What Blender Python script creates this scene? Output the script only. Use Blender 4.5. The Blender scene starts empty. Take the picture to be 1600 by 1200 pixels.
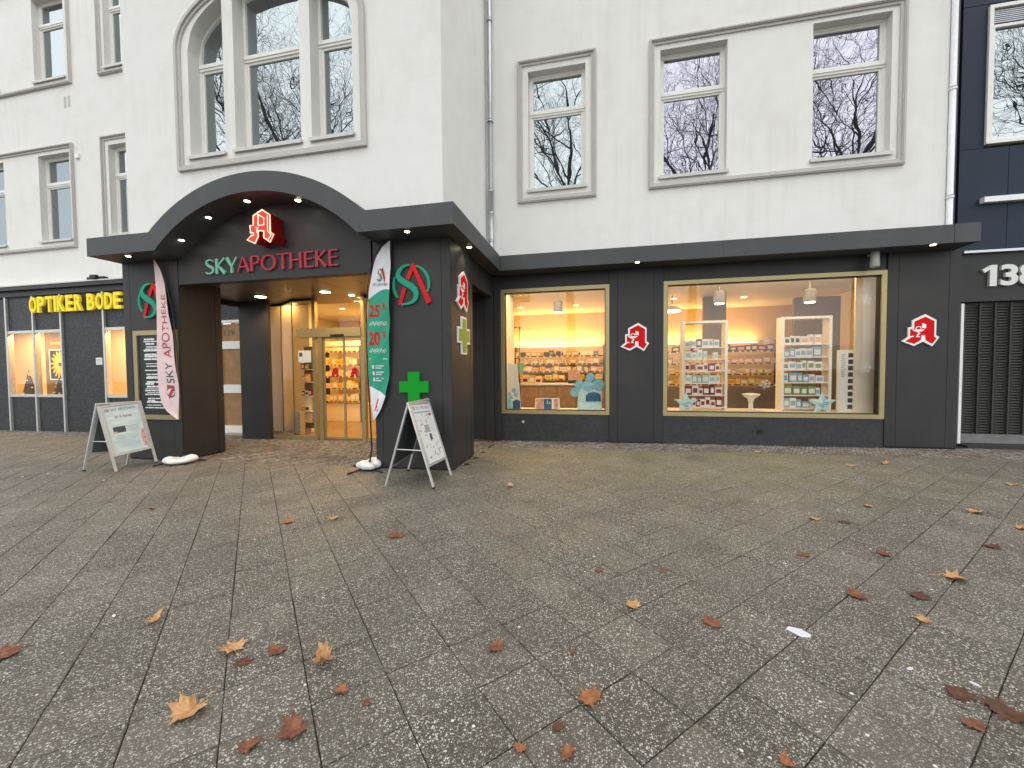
import bpy, math, random
from mathutils import Vector, Matrix
from mathutils.geometry import tessellate_polygon
random.seed(7)
R = math.radians

# ------------------------------------------------------------------ camera, sky, sun, exposure
scn = bpy.context.scene
col = scn.collection
EYE = 1.553                                  # eye height over the paving, from 35 cm slabs
FPX, YAW, PITCH, ROLL = 625.7, R(12.15), R(1.96), R(-0.45)
def _cam_axes():
    cy, sy, cp, sp, cr, sr = math.cos(YAW), math.sin(YAW), math.cos(PITCH), math.sin(PITCH), math.cos(ROLL), math.sin(ROLL)
    Rz = Matrix(((cy, sy, 0), (-sy, cy, 0), (0, 0, 1)))
    R0 = Matrix(((1, 0, 0), (0, 0, -1), (0, 1, 0)))
    Rx = Matrix(((1, 0, 0), (0, cp, -sp), (0, sp, cp)))
    Rr = Matrix(((cr, -sr, 0), (sr, cr, 0), (0, 0, 1)))
    return Rr @ Rx @ R0 @ Rz
RC = _cam_axes()
cam_d = bpy.data.cameras.new('camera')
cam_d.sensor_width = 36.0
cam_d.lens = 36.0 * FPX / 1600.0
cam_d.clip_start, cam_d.clip_end = 0.05, 1000
cam = bpy.data.objects.new('camera', cam_d)
col.objects.link(cam)
m3 = Matrix((RC[0], -RC[1], -RC[2])).transposed()
cam.matrix_world = Matrix.Translation((0, 0, EYE)) @ m3.to_4x4()
scn.camera = cam

SUN_EL, SUN_AZ = R(64), R(168)               # azimuth: compass direction the light comes from (clockwise from +Y)
world = bpy.data.worlds.new('World'); scn.world = world; world.use_nodes = True
nt = world.node_tree; nt.nodes.clear()
wo = nt.nodes.new('ShaderNodeOutputWorld'); bg = nt.nodes.new('ShaderNodeBackground')
sk = nt.nodes.new('ShaderNodeTexSky'); hs = nt.nodes.new('ShaderNodeHueSaturation')
sk.sky_type = 'NISHITA'; sk.sun_disc = False; sk.sun_elevation = SUN_EL; sk.sun_rotation = SUN_AZ
sk.air_density = 1.0; sk.dust_density = 0.6; sk.ozone_density = 1.0
hs.inputs['Saturation'].default_value = 0.22          # closed grey-white winter cloud
bg.inputs['Strength'].default_value = 0.125
cl = nt.nodes.new('ShaderNodeMix'); cl.data_type = 'RGBA'; cl.inputs[0].default_value = 0.72      # even cloud deck over the clear-sky gradient
cl.inputs[7].default_value = (6.0, 6.35, 6.6, 1)
nt.links.new(sk.outputs[0], hs.inputs['Color']); nt.links.new(hs.outputs[0], cl.inputs[6]); nt.links.new(cl.outputs[2], bg.inputs[0]); nt.links.new(bg.outputs[0], wo.inputs[0])
sun_d = bpy.data.lights.new('sun', 'SUN'); sun_d.energy = 1.5; sun_d.angle = R(125); sun_d.color = (1, 0.97, 0.93)
sun = bpy.data.objects.new('sun', sun_d); col.objects.link(sun)
sd = Vector((math.sin(SUN_AZ) * math.cos(SUN_EL), math.cos(SUN_AZ) * math.cos(SUN_EL), math.sin(SUN_EL)))
sun.rotation_euler = (-sd).to_track_quat('-Z', 'Y').to_euler(); sun.location = sd * 40
vs = scn.view_settings
vs.view_transform = 'Standard'; vs.look = 'None'; vs.gamma = 1; vs.use_curve_mapping = False
vs.exposure = 0.85

# ------------------------------------------------------------------ helpers
def ray(px, py):
    return RC.transposed() @ Vector(((px - 800) / FPX, (py - 600) / FPX, 1.0))
def onY(px, py, Y):                          # photo pixel -> point on the plane at depth Y
    d = ray(px, py); return Vector((0, 0, EYE)) + d * (Y / d.y)
def onX(px, py, X):
    d = ray(px, py); return Vector((0, 0, EYE)) + d * (X / d.x)
GA, GB = 0.0100, 0.0030                      # the pavement climbs gently to the right
def G(x, y): return GA * x + GB * y
def ground(px, py):
    d = ray(px, py); t = -EYE / (d.z - GA * d.x - GB * d.y); return Vector((0, 0, EYE)) + d * t

FRONT = (Vector((1, 0, 0)), Vector((0, 0, 1)), Vector((0, -1, 0)))      # u, v, towards viewer
class MB:
    def __init__(s): s.v = []; s.f = []; s.m = []
    def quad(s, a, b, c, d, mi=0):
        n = len(s.v); s.v += [tuple(a), tuple(b), tuple(c), tuple(d)]; s.f.append((n, n+1, n+2, n+3)); s.m.append(mi)
    def box(s, x0, x1, y0, y1, z0, z1, mi=0):
        n = len(s.v)
        s.v += [(x0,y0,z0),(x1,y0,z0),(x1,y1,z0),(x0,y1,z0),(x0,y0,z1),(x1,y0,z1),(x1,y1,z1),(x0,y1,z1)]
        for q in ((0,3,2,1),(4,5,6,7),(0,1,5,4),(1,2,6,5),(2,3,7,6),(3,0,4,7)):
            s.f.append(tuple(n+i for i in q)); s.m.append(mi)
        return s
    def prism(s, poly, d0, d1, o=(0,0,0), fr=FRONT, mi=0):
        U, V, N = fr; o = Vector(o); k = len(poly); n = len(s.v)
        for d in (d0, d1):
            s.v += [tuple(o + U*p[0] + V*p[1] + N*d) for p in poly]
        for t in tessellate_polygon([[Vector((p[0], p[1], 0)) for p in poly]]):
            a, b, c = t
            A, B, C = poly[a], poly[b], poly[c]
            if (B[0]-A[0])*(C[1]-A[1]) - (B[1]-A[1])*(C[0]-A[0]) < 0: a, c = c, a
            s.f.append((n+k+a, n+k+b, n+k+c)); s.m.append(mi)
            s.f.append((n+c, n+b, n+a)); s.m.append(mi)
        ar = sum(poly[i][0]*poly[(i+1)%k][1]-poly[(i+1)%k][0]*poly[i][1] for i in range(k))
        for i in range(k):
            j = (i+1) % k
            s.f.append((n+i, n+j, n+k+j, n+k+i) if ar > 0 else (n+j, n+i, n+k+i, n+k+j)); s.m.append(mi)
        return s
    def ring(s, outer, inner, d0, d1, o=(0,0,0), fr=FRONT, closed=True, mi=0):
        U, V, N = fr; o = Vector(o); k = len(outer); n = len(s.v)
        for P, d in ((outer, d0), (outer, d1), (inner, d1), (inner, d0)):
            s.v += [tuple(o + U*p[0] + V*p[1] + N*d) for p in P]
        rng = range(k) if closed else range(k-1)
        for i in rng:
            j = (i+1) % k
            for r in range(4):
                q = (r+1) % 4
                s.f.append((n+r*k+i, n+r*k+j, n+q*k+j, n+q*k+i)); s.m.append(mi)
        if not closed:
            s.f.append((n, n+k, n+2*k, n+3*k)); s.f.append((n+k-1, n+4*k-1, n+3*k-1, n+2*k-1)); s.m += [mi, mi]
        return s
    def rring(s, x0, x1, z0, z1, w, d0, d1, o=(0,0,0), fr=FRONT, mi=0):
        return s.ring([(x0,z0),(x1,z0),(x1,z1),(x0,z1)], [(x0+w,z0+w),(x1-w,z0+w),(x1-w,z1-w),(x0+w,z1-w)], d0, d1, o, fr, True, mi)
    def stroke(s, pts, ws, d0, d1, o=(0,0,0), fr=FRONT, mi=0):
        L, Rr = [], []
        for i, p in enumerate(pts):
            a = Vector(pts[max(i-1, 0)]); b = Vector(pts[min(i+1, len(pts)-1)])
            t = (b-a).normalized(); n = Vector((-t.y, t.x)); w = (ws[i] if isinstance(ws, (list, tuple)) else ws)/2
            L.append((p[0]+n.x*w, p[1]+n.y*w)); Rr.append((p[0]-n.x*w, p[1]-n.y*w))
        return s.ring(L, Rr, d0, d1, o, fr, False, mi)
    def tube(s, pts, rs, k=8, mi=0, cap=True):
        n0 = len(s.v); pts = [Vector(p) for p in pts]
        ref = None
        for i, p in enumerate(pts):
            t = (pts[min(i+1, len(pts)-1)] - pts[max(i-1, 0)]).normalized()
            if ref is None or abs(ref.dot(t)) > 0.98:
                ref = Vector((0,0,1)) if abs(t.z) < 0.9 else Vector((1,0,0))
            a = t.cross(ref).normalized(); b = t.cross(a); ref = b.cross(t) if False else ref
            r = rs[i] if isinstance(rs, (list, tuple)) else rs
            for q in range(k):
                an = 2*math.pi*q/k
                s.v.append(tuple(p + (a*math.cos(an) + b*math.sin(an))*r))
        for i in range(len(pts)-1):
            for q in range(k):
                u = n0+i*k+q; w = n0+i*k+(q+1)%k
                s.f.append((u, w, w+k, u+k)); s.m.append(mi)
        if cap:
            s.f.append(tuple(n0+q for q in range(k))); s.f.append(tuple(n0+(len(pts)-1)*k+q for q in reversed(range(k)))); s.m += [mi, mi]
        return s
    def lathe(s, prof, c, k=20, mi=0):
        n0 = len(s.v)
        for r, z in prof:
            for q in range(k):
                an = 2*math.pi*q/k; s.v.append((c[0]+r*math.cos(an), c[1]+r*math.sin(an), c[2]+z))
        for i in range(len(prof)-1):
            for q in range(k):
                u = n0+i*k+q; w = n0+i*k+(q+1)%k
                s.f.append((u, w, w+k, u+k)); s.m.append(mi)
        s.f.append(tuple(n0+q for q in reversed(range(k)))); s.f.append(tuple(n0+(len(prof)-1)*k+q for q in range(k))); s.m += [mi, mi]
        return s
    def add(s, verts, faces, mi=0):
        n = len(s.v); s.v += [tuple(v) for v in verts]
        for f in faces: s.f.append(tuple(n+i for i in f)); s.m.append(mi)
        return s

M = {}
def base_of(vs_):
    xs = [v[0] for v in vs_]; ys = [v[1] for v in vs_]; zs = [v[2] for v in vs_]
    return Vector(((min(xs)+max(xs))/2, (min(ys)+max(ys))/2, min(zs)))
def worldloc(o):
    l = Vector(o.location); p = o.parent
    while p: l = l + Vector(p.location); p = p.parent
    return l
def tag(o, label=None, cat=None, group=None, kind=None):
    if label: o['label'] = label
    if cat: o['category'] = cat
    if group: o['group'] = group
    if kind: o['kind'] = kind
    return o
def build(name, mb, mats, parent=None, smooth=False, origin=None, **kw):
    """world-space mesh builder -> one object whose origin is its own base point"""
    mats = mats if isinstance(mats, (list, tuple)) else [mats]
    o0 = Vector(origin) if origin is not None else base_of(mb.v)
    me = bpy.data.meshes.new(name)
    me.from_pydata([(v[0]-o0.x, v[1]-o0.y, v[2]-o0.z) for v in mb.v], [], mb.f)
    for mm in mats: me.materials.append(M[mm])
    if len(mats) > 1: me.polygons.foreach_set('material_index', mb.m)
    if smooth: me.polygons.foreach_set('use_smooth', [True]*len(me.polygons))
    me.update()
    ob = bpy.data.objects.new(name, me); col.objects.link(ob)
    if parent: ob.parent = parent; ob.location = o0 - worldloc(parent)
    else: ob.location = o0
    return tag(ob, **kw)
def thing(name, loc, label, cat, group=None):
    o = bpy.data.objects.new(name, None); o.empty_display_size = 0.1; col.objects.link(o); o.location = loc
    return tag(o, label, cat, group)
def struct(name, mb, mat, parent=None, smooth=False):
    return build(name, mb, mat, parent, smooth, **({} if parent else {'kind': 'structure'}))
def copy_tree(o, parent=None):
    c = o.copy(); col.objects.link(c); c.parent = parent
    for ch in o.children: copy_tree(ch, c)
    return c
def ell(cx, cz, a, b, t0, t1, n):
    return [(cx + a*math.cos(R(t0+(t1-t0)*i/(n-1))), cz + b*math.sin(R(t0+(t1-t0)*i/(n-1)))) for i in range(n)]
_tc = {}
def glyphs(text, bold=0.0):
    """built-in font -> flat outline triangles (u, v), faces"""
    key = (text, bold)
    if key in _tc: return _tc[key]
    cu = bpy.data.curves.new('glyph', 'FONT'); cu.body = text; cu.size = 1; cu.offset = bold; cu.resolution_u = 4
    ob = bpy.data.objects.new('glyph', cu); col.objects.link(ob)
    dg = bpy.context.evaluated_depsgraph_get(); me = bpy.data.meshes.new_from_object(ob.evaluated_get(dg))
    vv = [(v.co.x, v.co.y) for v in me.vertices]; ff = [tuple(p.vertices) for p in me.polygons]
    bpy.data.objects.remove(ob); bpy.data.curves.remove(cu); bpy.data.meshes.remove(me)
    _tc[key] = (vv, ff); return vv, ff
def text_box(mb, text, x0, x1, z0, z1, depth, o=(0,0,0), fr=FRONT, bold=0.0, d0=0.0, mi=0, fn=None):
    """text fitted to the box, raised by depth (0 = flat print)"""
    vv, ff = glyphs(text, bold); U, V, N = fr; o = Vector(o)
    ax, bx = min(v[0] for v in vv), max(v[0] for v in vv); az, bz = min(v[1] for v in vv), max(v[1] for v in vv)
    P = [(x0+(v[0]-ax)/(bx-ax)*(x1-x0), z0+(v[1]-az)/(bz-az)*(z1-z0)) for v in vv]
    n = len(mb.v)
    pos = fn or (lambda u, v, d: o + U*u + V*v + N*d)
    mb.v += [tuple(pos(u, v, d0+depth)) for u, v in P]
    for f in ff: mb.f.append(tuple(n+i for i in f)); mb.m.append(mi)
    if depth > 0:
        ec = {}
        for f in ff:
            for i in range(len(f)):
                e = (f[i], f[(i+1) % len(f)])
                ec[e] = 1
        k = len(mb.v); mb.v += [tuple(pos(u, v, d0)) for u, v in P]
        for (a, b) in ec:
            if (b, a) not in ec: mb.f.append((n+a, n+b, k+b, k+a)); mb.m.append(mi)
    return mb

# ------------------------------------------------------------------ materials
def mat(name, color, rough=0.6, spec=0.5, metal=0.0, noise=0.0, nscale=8.0, bump=0.0, bscale=60.0, emit=None, estr=0.0, coat=0.0, ior=None, detail=6, dirt=None, dscale=1.5, dfac=(0.45, 0.75)):
    m = bpy.data.materials.new(name); m.use_nodes = True; M[name] = m
    t = m.node_tree; b = t.nodes['Principled BSDF']; L = t.links.new
    b.inputs['Roughness'].default_value = rough; b.inputs['Metallic'].default_value = metal
    b.inputs['Specular IOR Level'].default_value = spec; b.inputs['Coat Weight'].default_value = coat
    if ior: b.inputs['IOR'].default_value = ior
    b.inputs['Base Color'].default_value = (*color, 1)
    if noise or bump or dirt: tc = t.nodes.new('ShaderNodeTexCoord'); ge = t.nodes.new('ShaderNodeNewGeometry')
    src = None
    if noise:
        n = t.nodes.new('ShaderNodeTexNoise'); n.inputs['Scale'].default_value = nscale; n.inputs['Detail'].default_value = detail
        L(ge.outputs['Position'], n.inputs['Vector'])
        mr = t.nodes.new('ShaderNodeMapRange'); mr.inputs['From Min'].default_value = .3; mr.inputs['From Max'].default_value = .7
        mr.inputs['To Min'].default_value = 1-noise; mr.inputs['To Max'].default_value = 1+noise
        L(n.outputs[0], mr.inputs[0])
        mx = t.nodes.new('ShaderNodeMix'); mx.data_type = 'RGBA'; mx.blend_type = 'MULTIPLY'; mx.inputs[0].default_value = 1
        mx.inputs[6].default_value = (*color, 1); L(mr.outputs[0], mx.inputs[7]); src = mx.outputs[2]
    if dirt:
        n = t.nodes.new('ShaderNodeTexNoise'); n.inputs['Scale'].default_value = dscale; n.inputs['Detail'].default_value = 8; n.inputs['Roughness'].default_value = .65
        L(ge.outputs['Position'], n.inputs['Vector'])
        mr = t.nodes.new('ShaderNodeMapRange'); mr.inputs['From Min'].default_value = dfac[0]; mr.inputs['From Max'].default_value = dfac[1]
        L(n.outputs[0], mr.inputs[0])
        mx = t.nodes.new('ShaderNodeMix'); mx.data_type = 'RGBA'; L(mr.outputs[0], mx.inputs[0])
        if src: L(src, mx.inputs[6])
        else: mx.inputs[6].default_value = (*color, 1)
        mx.inputs[7].default_value = (*dirt, 1); src = mx.outputs[2]
    if src: L(src, b.inputs['Base Color'])
    if bump:
        n = t.nodes.new('ShaderNodeTexNoise'); n.inputs['Scale'].default_value = bscale; n.inputs['Detail'].default_value = 4
        L(ge.outputs['Position'], n.inputs['Vector'])
        bp = t.nodes.new('ShaderNodeBump'); bp.inputs['Strength'].default_value = bump; bp.inputs['Distance'].default_value = .01
        L(n.outputs[0], bp.inputs['Height']); L(bp.outputs[0], b.inputs['Normal'])
    if emit: b.inputs['Emission Color'].default_value = (*emit, 1); b.inputs['Emission Strength'].default_value = estr
    return m

mat('plaster', (.78, .77, .735), .85, .2, noise=.02, nscale=3, bump=.35, bscale=90, dirt=(.66, .635, .59), dscale=.7, dfac=(.52, .9))
def streaks(name, colr, amt):
    """faint rain runs: noise drawn out downwards"""
    m = M[name]; t = m.node_tree; b = t.nodes['Principled BSDF']; L = t.links.new; src = b.inputs['Base Color'].links[0].from_socket
    ge = t.nodes.new('ShaderNodeNewGeometry'); mp = t.nodes.new('ShaderNodeMapping'); mp.inputs['Scale'].default_value = (7, 7, .35); L(ge.outputs['Position'], mp.inputs[0])
    n = t.nodes.new('ShaderNodeTexNoise'); n.inputs['Scale'].default_value = 1; n.inputs['Detail'].default_value = 5; L(mp.outputs[0], n.inputs['Vector'])
    n2 = t.nodes.new('ShaderNodeTexNoise'); n2.inputs['Scale'].default_value = .55; L(ge.outputs['Position'], n2.inputs['Vector'])
    mu = t.nodes.new('ShaderNodeMath'); mu.operation = 'MULTIPLY'; L(n.outputs[0], mu.inputs[0]); L(n2.outputs[0], mu.inputs[1])
    mr = t.nodes.new('ShaderNodeMapRange'); mr.inputs[1].default_value = .27; mr.inputs[2].default_value = .42; mr.inputs[4].default_value = amt; L(mu.outputs[0], mr.inputs[0])
    mx = t.nodes.new('ShaderNodeMix'); mx.data_type = 'RGBA'; L(mr.outputs[0], mx.inputs[0]); L(src, mx.inputs[6]); mx.inputs[7].default_value = (*colr, 1); L(mx.outputs[2], b.inputs['Base Color'])
streaks('plaster', (.56, .53, .48), .20)
mat('trim', (.51, .49, .46), .8, .2, noise=.04, nscale=5, bump=.15, bscale=120)
mat('reveal', (.70, .685, .65), .85, .2, noise=.03, nscale=4, bump=.2)
mat('sash', (.80, .79, .74), .35, .4, noise=.03, nscale=6)
mat('sill', (.58, .57, .54), .4, .5, noise=.06, nscale=9)
mat('clad', (.031, .031, .032), .48, .28, noise=.05, nscale=1.7, bump=.03, bscale=300, dirt=(.043, .040, .037), dscale=1.1, dfac=(.5, .9))
streaks('clad', (.050, .047, .043), .25)
mat('clad_edge', (.012, .012, .013), .6, .3)
mat('fascia', (.062, .067, .069), .5, .3, noise=.04, nscale=1.3, bump=.02, bscale=300, dirt=(.098, .098, .094), dscale=1.6, dfac=(.52, .9))  # cladding tone lightened: sky light on the canopy is put into the colour
mat('plinth', (.036, .037, .040), .7, .3, noise=.18, nscale=14, bump=.5, bscale=70, dirt=(.062, .058, .053), dscale=4, dfac=(.5, .8))
mat('gold', (.36, .30, .15), .42, .5, metal=.55, noise=.05, nscale=12)
mat('black', (.01, .01, .011), .5, .4)
mat('blackpipe', (.012, .012, .014), .45, .4)
mat('zinc', (.50, .52, .55), .35, .5, metal=.6, noise=.08, nscale=6)
mat('white_pipe', (.72, .72, .74), .4, .4, noise=.04, nscale=8)
mat('alu', (.60, .60, .58), .38, .5, metal=.55, noise=.06, nscale=20)
mat('granite', (.026, .027, .029), .45, .3, noise=.55, nscale=30, detail=5, dirt=(.085, .088, .092), dscale=26, dfac=(.52, .66))
mat('navy', (.014, .024, .045), .45, .22, noise=.06, nscale=2)
mat('gate_metal', (.050, .048, .044), .6, .3, metal=.2, noise=.1, nscale=12)
mat('gate_rail', (.16, .16, .155), .6, .3, noise=.15, nscale=9)
mat('concrete', (.42, .41, .39), .8, .3, noise=.12, nscale=8, bump=.3)
mat('steel_letter', (.60, .60, .56), .35, .5, metal=.15)
mat('white_paint', (.80, .80, .79), .35, .5)
mat('cream', (.75, .66, .50), .6, .3, noise=.03, nscale=3)
mat('red_sign', (.62, .005, .008), .6, .1)
mat('logo_red', (.52, .014, .016), .55, .15)
mat('letter_red', (.36, .045, .062), .55, .2)
mat('letter_green', (.16, .42, .31), .45, .5)
mat('logo_green', (.015, .28, .18), .55, .2)
mat('cross_green', (.006, .27, .02), .55, .15)
mat('cross_olive', (.14, .28, .035), .45, .5)
mat('yellow_sign', (.80, .62, .015), .45, .4, emit=(1, .72, .02), estr=.12)
mat('neon_face', (.55, .006, .006), .4, .5, emit=(1, .01, .008), estr=.8)
mat('neon_side', (.22, .004, .004), .45, .5)
mat('neon_tube', (1, .5, .4), .3, .5, emit=(1, .16, .10), estr=4.0)
mat('lamp_disc', (1, .95, .85), .4, .3, emit=(1, .86, .55), estr=14)
mat('lamp_glow', (1, .95, .85), .4, .3, emit=(1, .70, .34), estr=2.2)
mat('lamp_body', (.42, .42, .40), .45, .5)
mat('spot_grey', (.13, .13, .12), .45, .4)
mat('soffit', (.13, .10, .07), .35, .5, noise=.06, nscale=4)
mat('int_floor', (.24, .17, .11), .35, .4, noise=.15, nscale=4)
mat('int_wall', (.68, .52, .32), .7, .2, noise=.03, nscale=2)
mat('int_white', (.76, .70, .60), .6, .3, noise=.02, nscale=3)
mat('int_taupe', (.20, .15, .11), .7, .2, noise=.1, nscale=3)
mat('wood', (.34, .19, .08), .5, .3, noise=.18, nscale=6)
mat('shelf_white', (.78, .76, .70), .4, .4)
mat('shelf_dark', (.09, .065, .045), .5, .3)
mat('glass_shelf', (.30, .32, .28), .2, .5)
mat('poster_dark', (.016, .019, .020), .4, .4)
mat('print_white', (.70, .72, .70), .6, .3)
mat('print_dark', (.07, .085, .09), .6, .3)
mat('print_grey', (.34, .36, .37), .6, .3)
mat('print_teal', (.25, .42, .42), .6, .3)
mat('print_red', (.42, .05, .05), .6, .3)
mat('print_pink', (.62, .36, .32), .6, .3)
mat('poster_pale', (.62, .70, .68), .35, .5, noise=.06, nscale=7, dirt=(.46, .58, .57), dscale=3, dfac=(.4, .7))
mat('poster_white', (.70, .72, .72), .35, .5)
mat('aqua', (.20, .50, .62), .5, .4, noise=.25, nscale=14)
mat('aqua_pale', (.48, .72, .78), .5, .4, noise=.12, nscale=20)
mat('deep_blue', (.02, .11, .24), .4, .4, noise=.3, nscale=20)
mat('skin_print', (.55, .33, .24), .6, .3, noise=.35, nscale=18)
mat('bag_white', (.72, .72, .72), .45, .5, noise=.05, nscale=20, bump=.3, bscale=40)
mat('flag_pink', (.68, .52, .52), .75, .2, noise=.05, nscale=9)
mat('plant_green', (.06, .13, .03), .6, .3)
mat('plant_pot', (.16, .34, .14), .6, .3)
mat('paper', (.60, .60, .64), .7, .2, noise=.08, nscale=60)
mat('rubber', (.02, .02, .02), .8, .2)
mat('bark', (.16, .13, .10), .9, .1, noise=.35, nscale=3)
mat('twig', (.085, .074, .062), .9, .1)
mat('dirt', (.035, .031, .026), .95, .1, noise=.3, nscale=6)
mat('joint_sand', (.050, .043, .034), .95, .1, noise=.35, nscale=5, dirt=(.030, .034, .018), dscale=2, dfac=(.5, .7))
mat('tarmac', (.07, .07, .07), .9, .2, noise=.2, nscale=5)
PROD = {'pb_white': (.74, .73, .70), 'pb_cream': (.70, .58, .36), 'pb_yellow': (.70, .45, .06), 'pb_orange': (.62, .26, .05), 'pb_wine': (.20, .02, .035),
        'pb_teal': (.35, .58, .56), 'pb_blue': (.25, .42, .55), 'pb_green': (.20, .30, .12), 'pb_dark': (.05, .045, .05), 'pb_peach': (.68, .40, .26)}
for k_, c_ in PROD.items(): mat(k_, c_, .5, .4)

def leaf_mat(name, c1, c2):
    m = mat(name, c1, .65, .3, noise=.2, nscale=40, dirt=c2, dscale=22, dfac=(.42, .62), bump=.3, bscale=80)
leaf_mat('leaf_tan', (.52, .30, .135), (.34, .165, .065))
leaf_mat('leaf_orange', (.33, .135, .055), (.21, .075, .032))
leaf_mat('leaf_red', (.21, .080, .040), (.115, .045, .026))
leaf_mat('leaf_brown', (.11, .045, .025), (.06, .028, .018))

def glass(name, ior=1.5, tint=(1, 1, 1), refl=1.0):
    m = bpy.data.materials.new(name); m.use_nodes = True; M[name] = m; t = m.node_tree; t.nodes.clear(); L = t.links.new
    out = t.nodes.new('ShaderNodeOutputMaterial'); mx = t.nodes.new('ShaderNodeMixShader'); tr = t.nodes.new('ShaderNodeBsdfTransparent')
    gl = t.nodes.new('ShaderNodeBsdfGlossy'); fr = t.nodes.new('ShaderNodeFresnel')
    tr.inputs[0].default_value = (*tint, 1); gl.inputs['Roughness'].default_value = 0.0; gl.inputs[0].default_value = (refl, refl, refl, 1); fr.inputs[0].default_value = ior
    L(fr.outputs[0], mx.inputs[0]); L(tr.outputs[0], mx.inputs[1]); L(gl.outputs[0], mx.inputs[2]); L(mx.outputs[0], out.inputs[0])
glass('shop_glass', 1.55, (.97, .98, .97))
def pane_mat(name, tint, f0, seed):
    """double glazing of an unlit room: coated mirror-like outside, dark inside, slightly wavy"""
    m = bpy.data.materials.new(name); m.use_nodes = True; M[name] = m; t = m.node_tree; t.nodes.clear(); L = t.links.new
    out = t.nodes.new('ShaderNodeOutputMaterial'); mx = t.nodes.new('ShaderNodeMixShader'); df = t.nodes.new('ShaderNodeBsdfDiffuse')
    gl = t.nodes.new('ShaderNodeBsdfGlossy'); lw = t.nodes.new('ShaderNodeFresnel'); ma = t.nodes.new('ShaderNodeMath'); ma.operation = 'MAXIMUM'
    df.inputs[0].default_value = (.02, .022, .024, 1); gl.inputs[0].default_value = (*tint, 1); gl.inputs['Roughness'].default_value = 0.0
    lw.inputs[0].default_value = 1.9; ma.inputs[1].default_value = f0
    ge = t.nodes.new('ShaderNodeNewGeometry'); n = t.nodes.new('ShaderNodeTexNoise'); n.inputs['Scale'].default_value = 2.2; n.inputs['Detail'].default_value = 1
    mp = t.nodes.new('ShaderNodeMapping'); mp.inputs['Location'].default_value = (seed, seed*.7, seed*.3)
    bp = t.nodes.new('ShaderNodeBump'); bp.inputs['Strength'].default_value = .10; bp.inputs['Distance'].default_value = .02
    L(ge.outputs['Position'], mp.inputs[0]); L(mp.outputs[0], n.inputs['Vector']); L(n.outputs[0], bp.inputs['Height']); L(bp.outputs[0], gl.inputs['Normal'])
    L(lw.outputs[0], ma.inputs[0]); L(ma.outputs[0], mx.inputs[0]); L(df.outputs[0], mx.inputs[1]); L(gl.outputs[0], mx.inputs[2]); L(mx.outputs[0], out.inputs[0])
pane_mat('pane_cool', (.82, .92, .95), .40, 0)
pane_mat('pane_violet', (.86, .86, 1.0), .41, 5)

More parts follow.
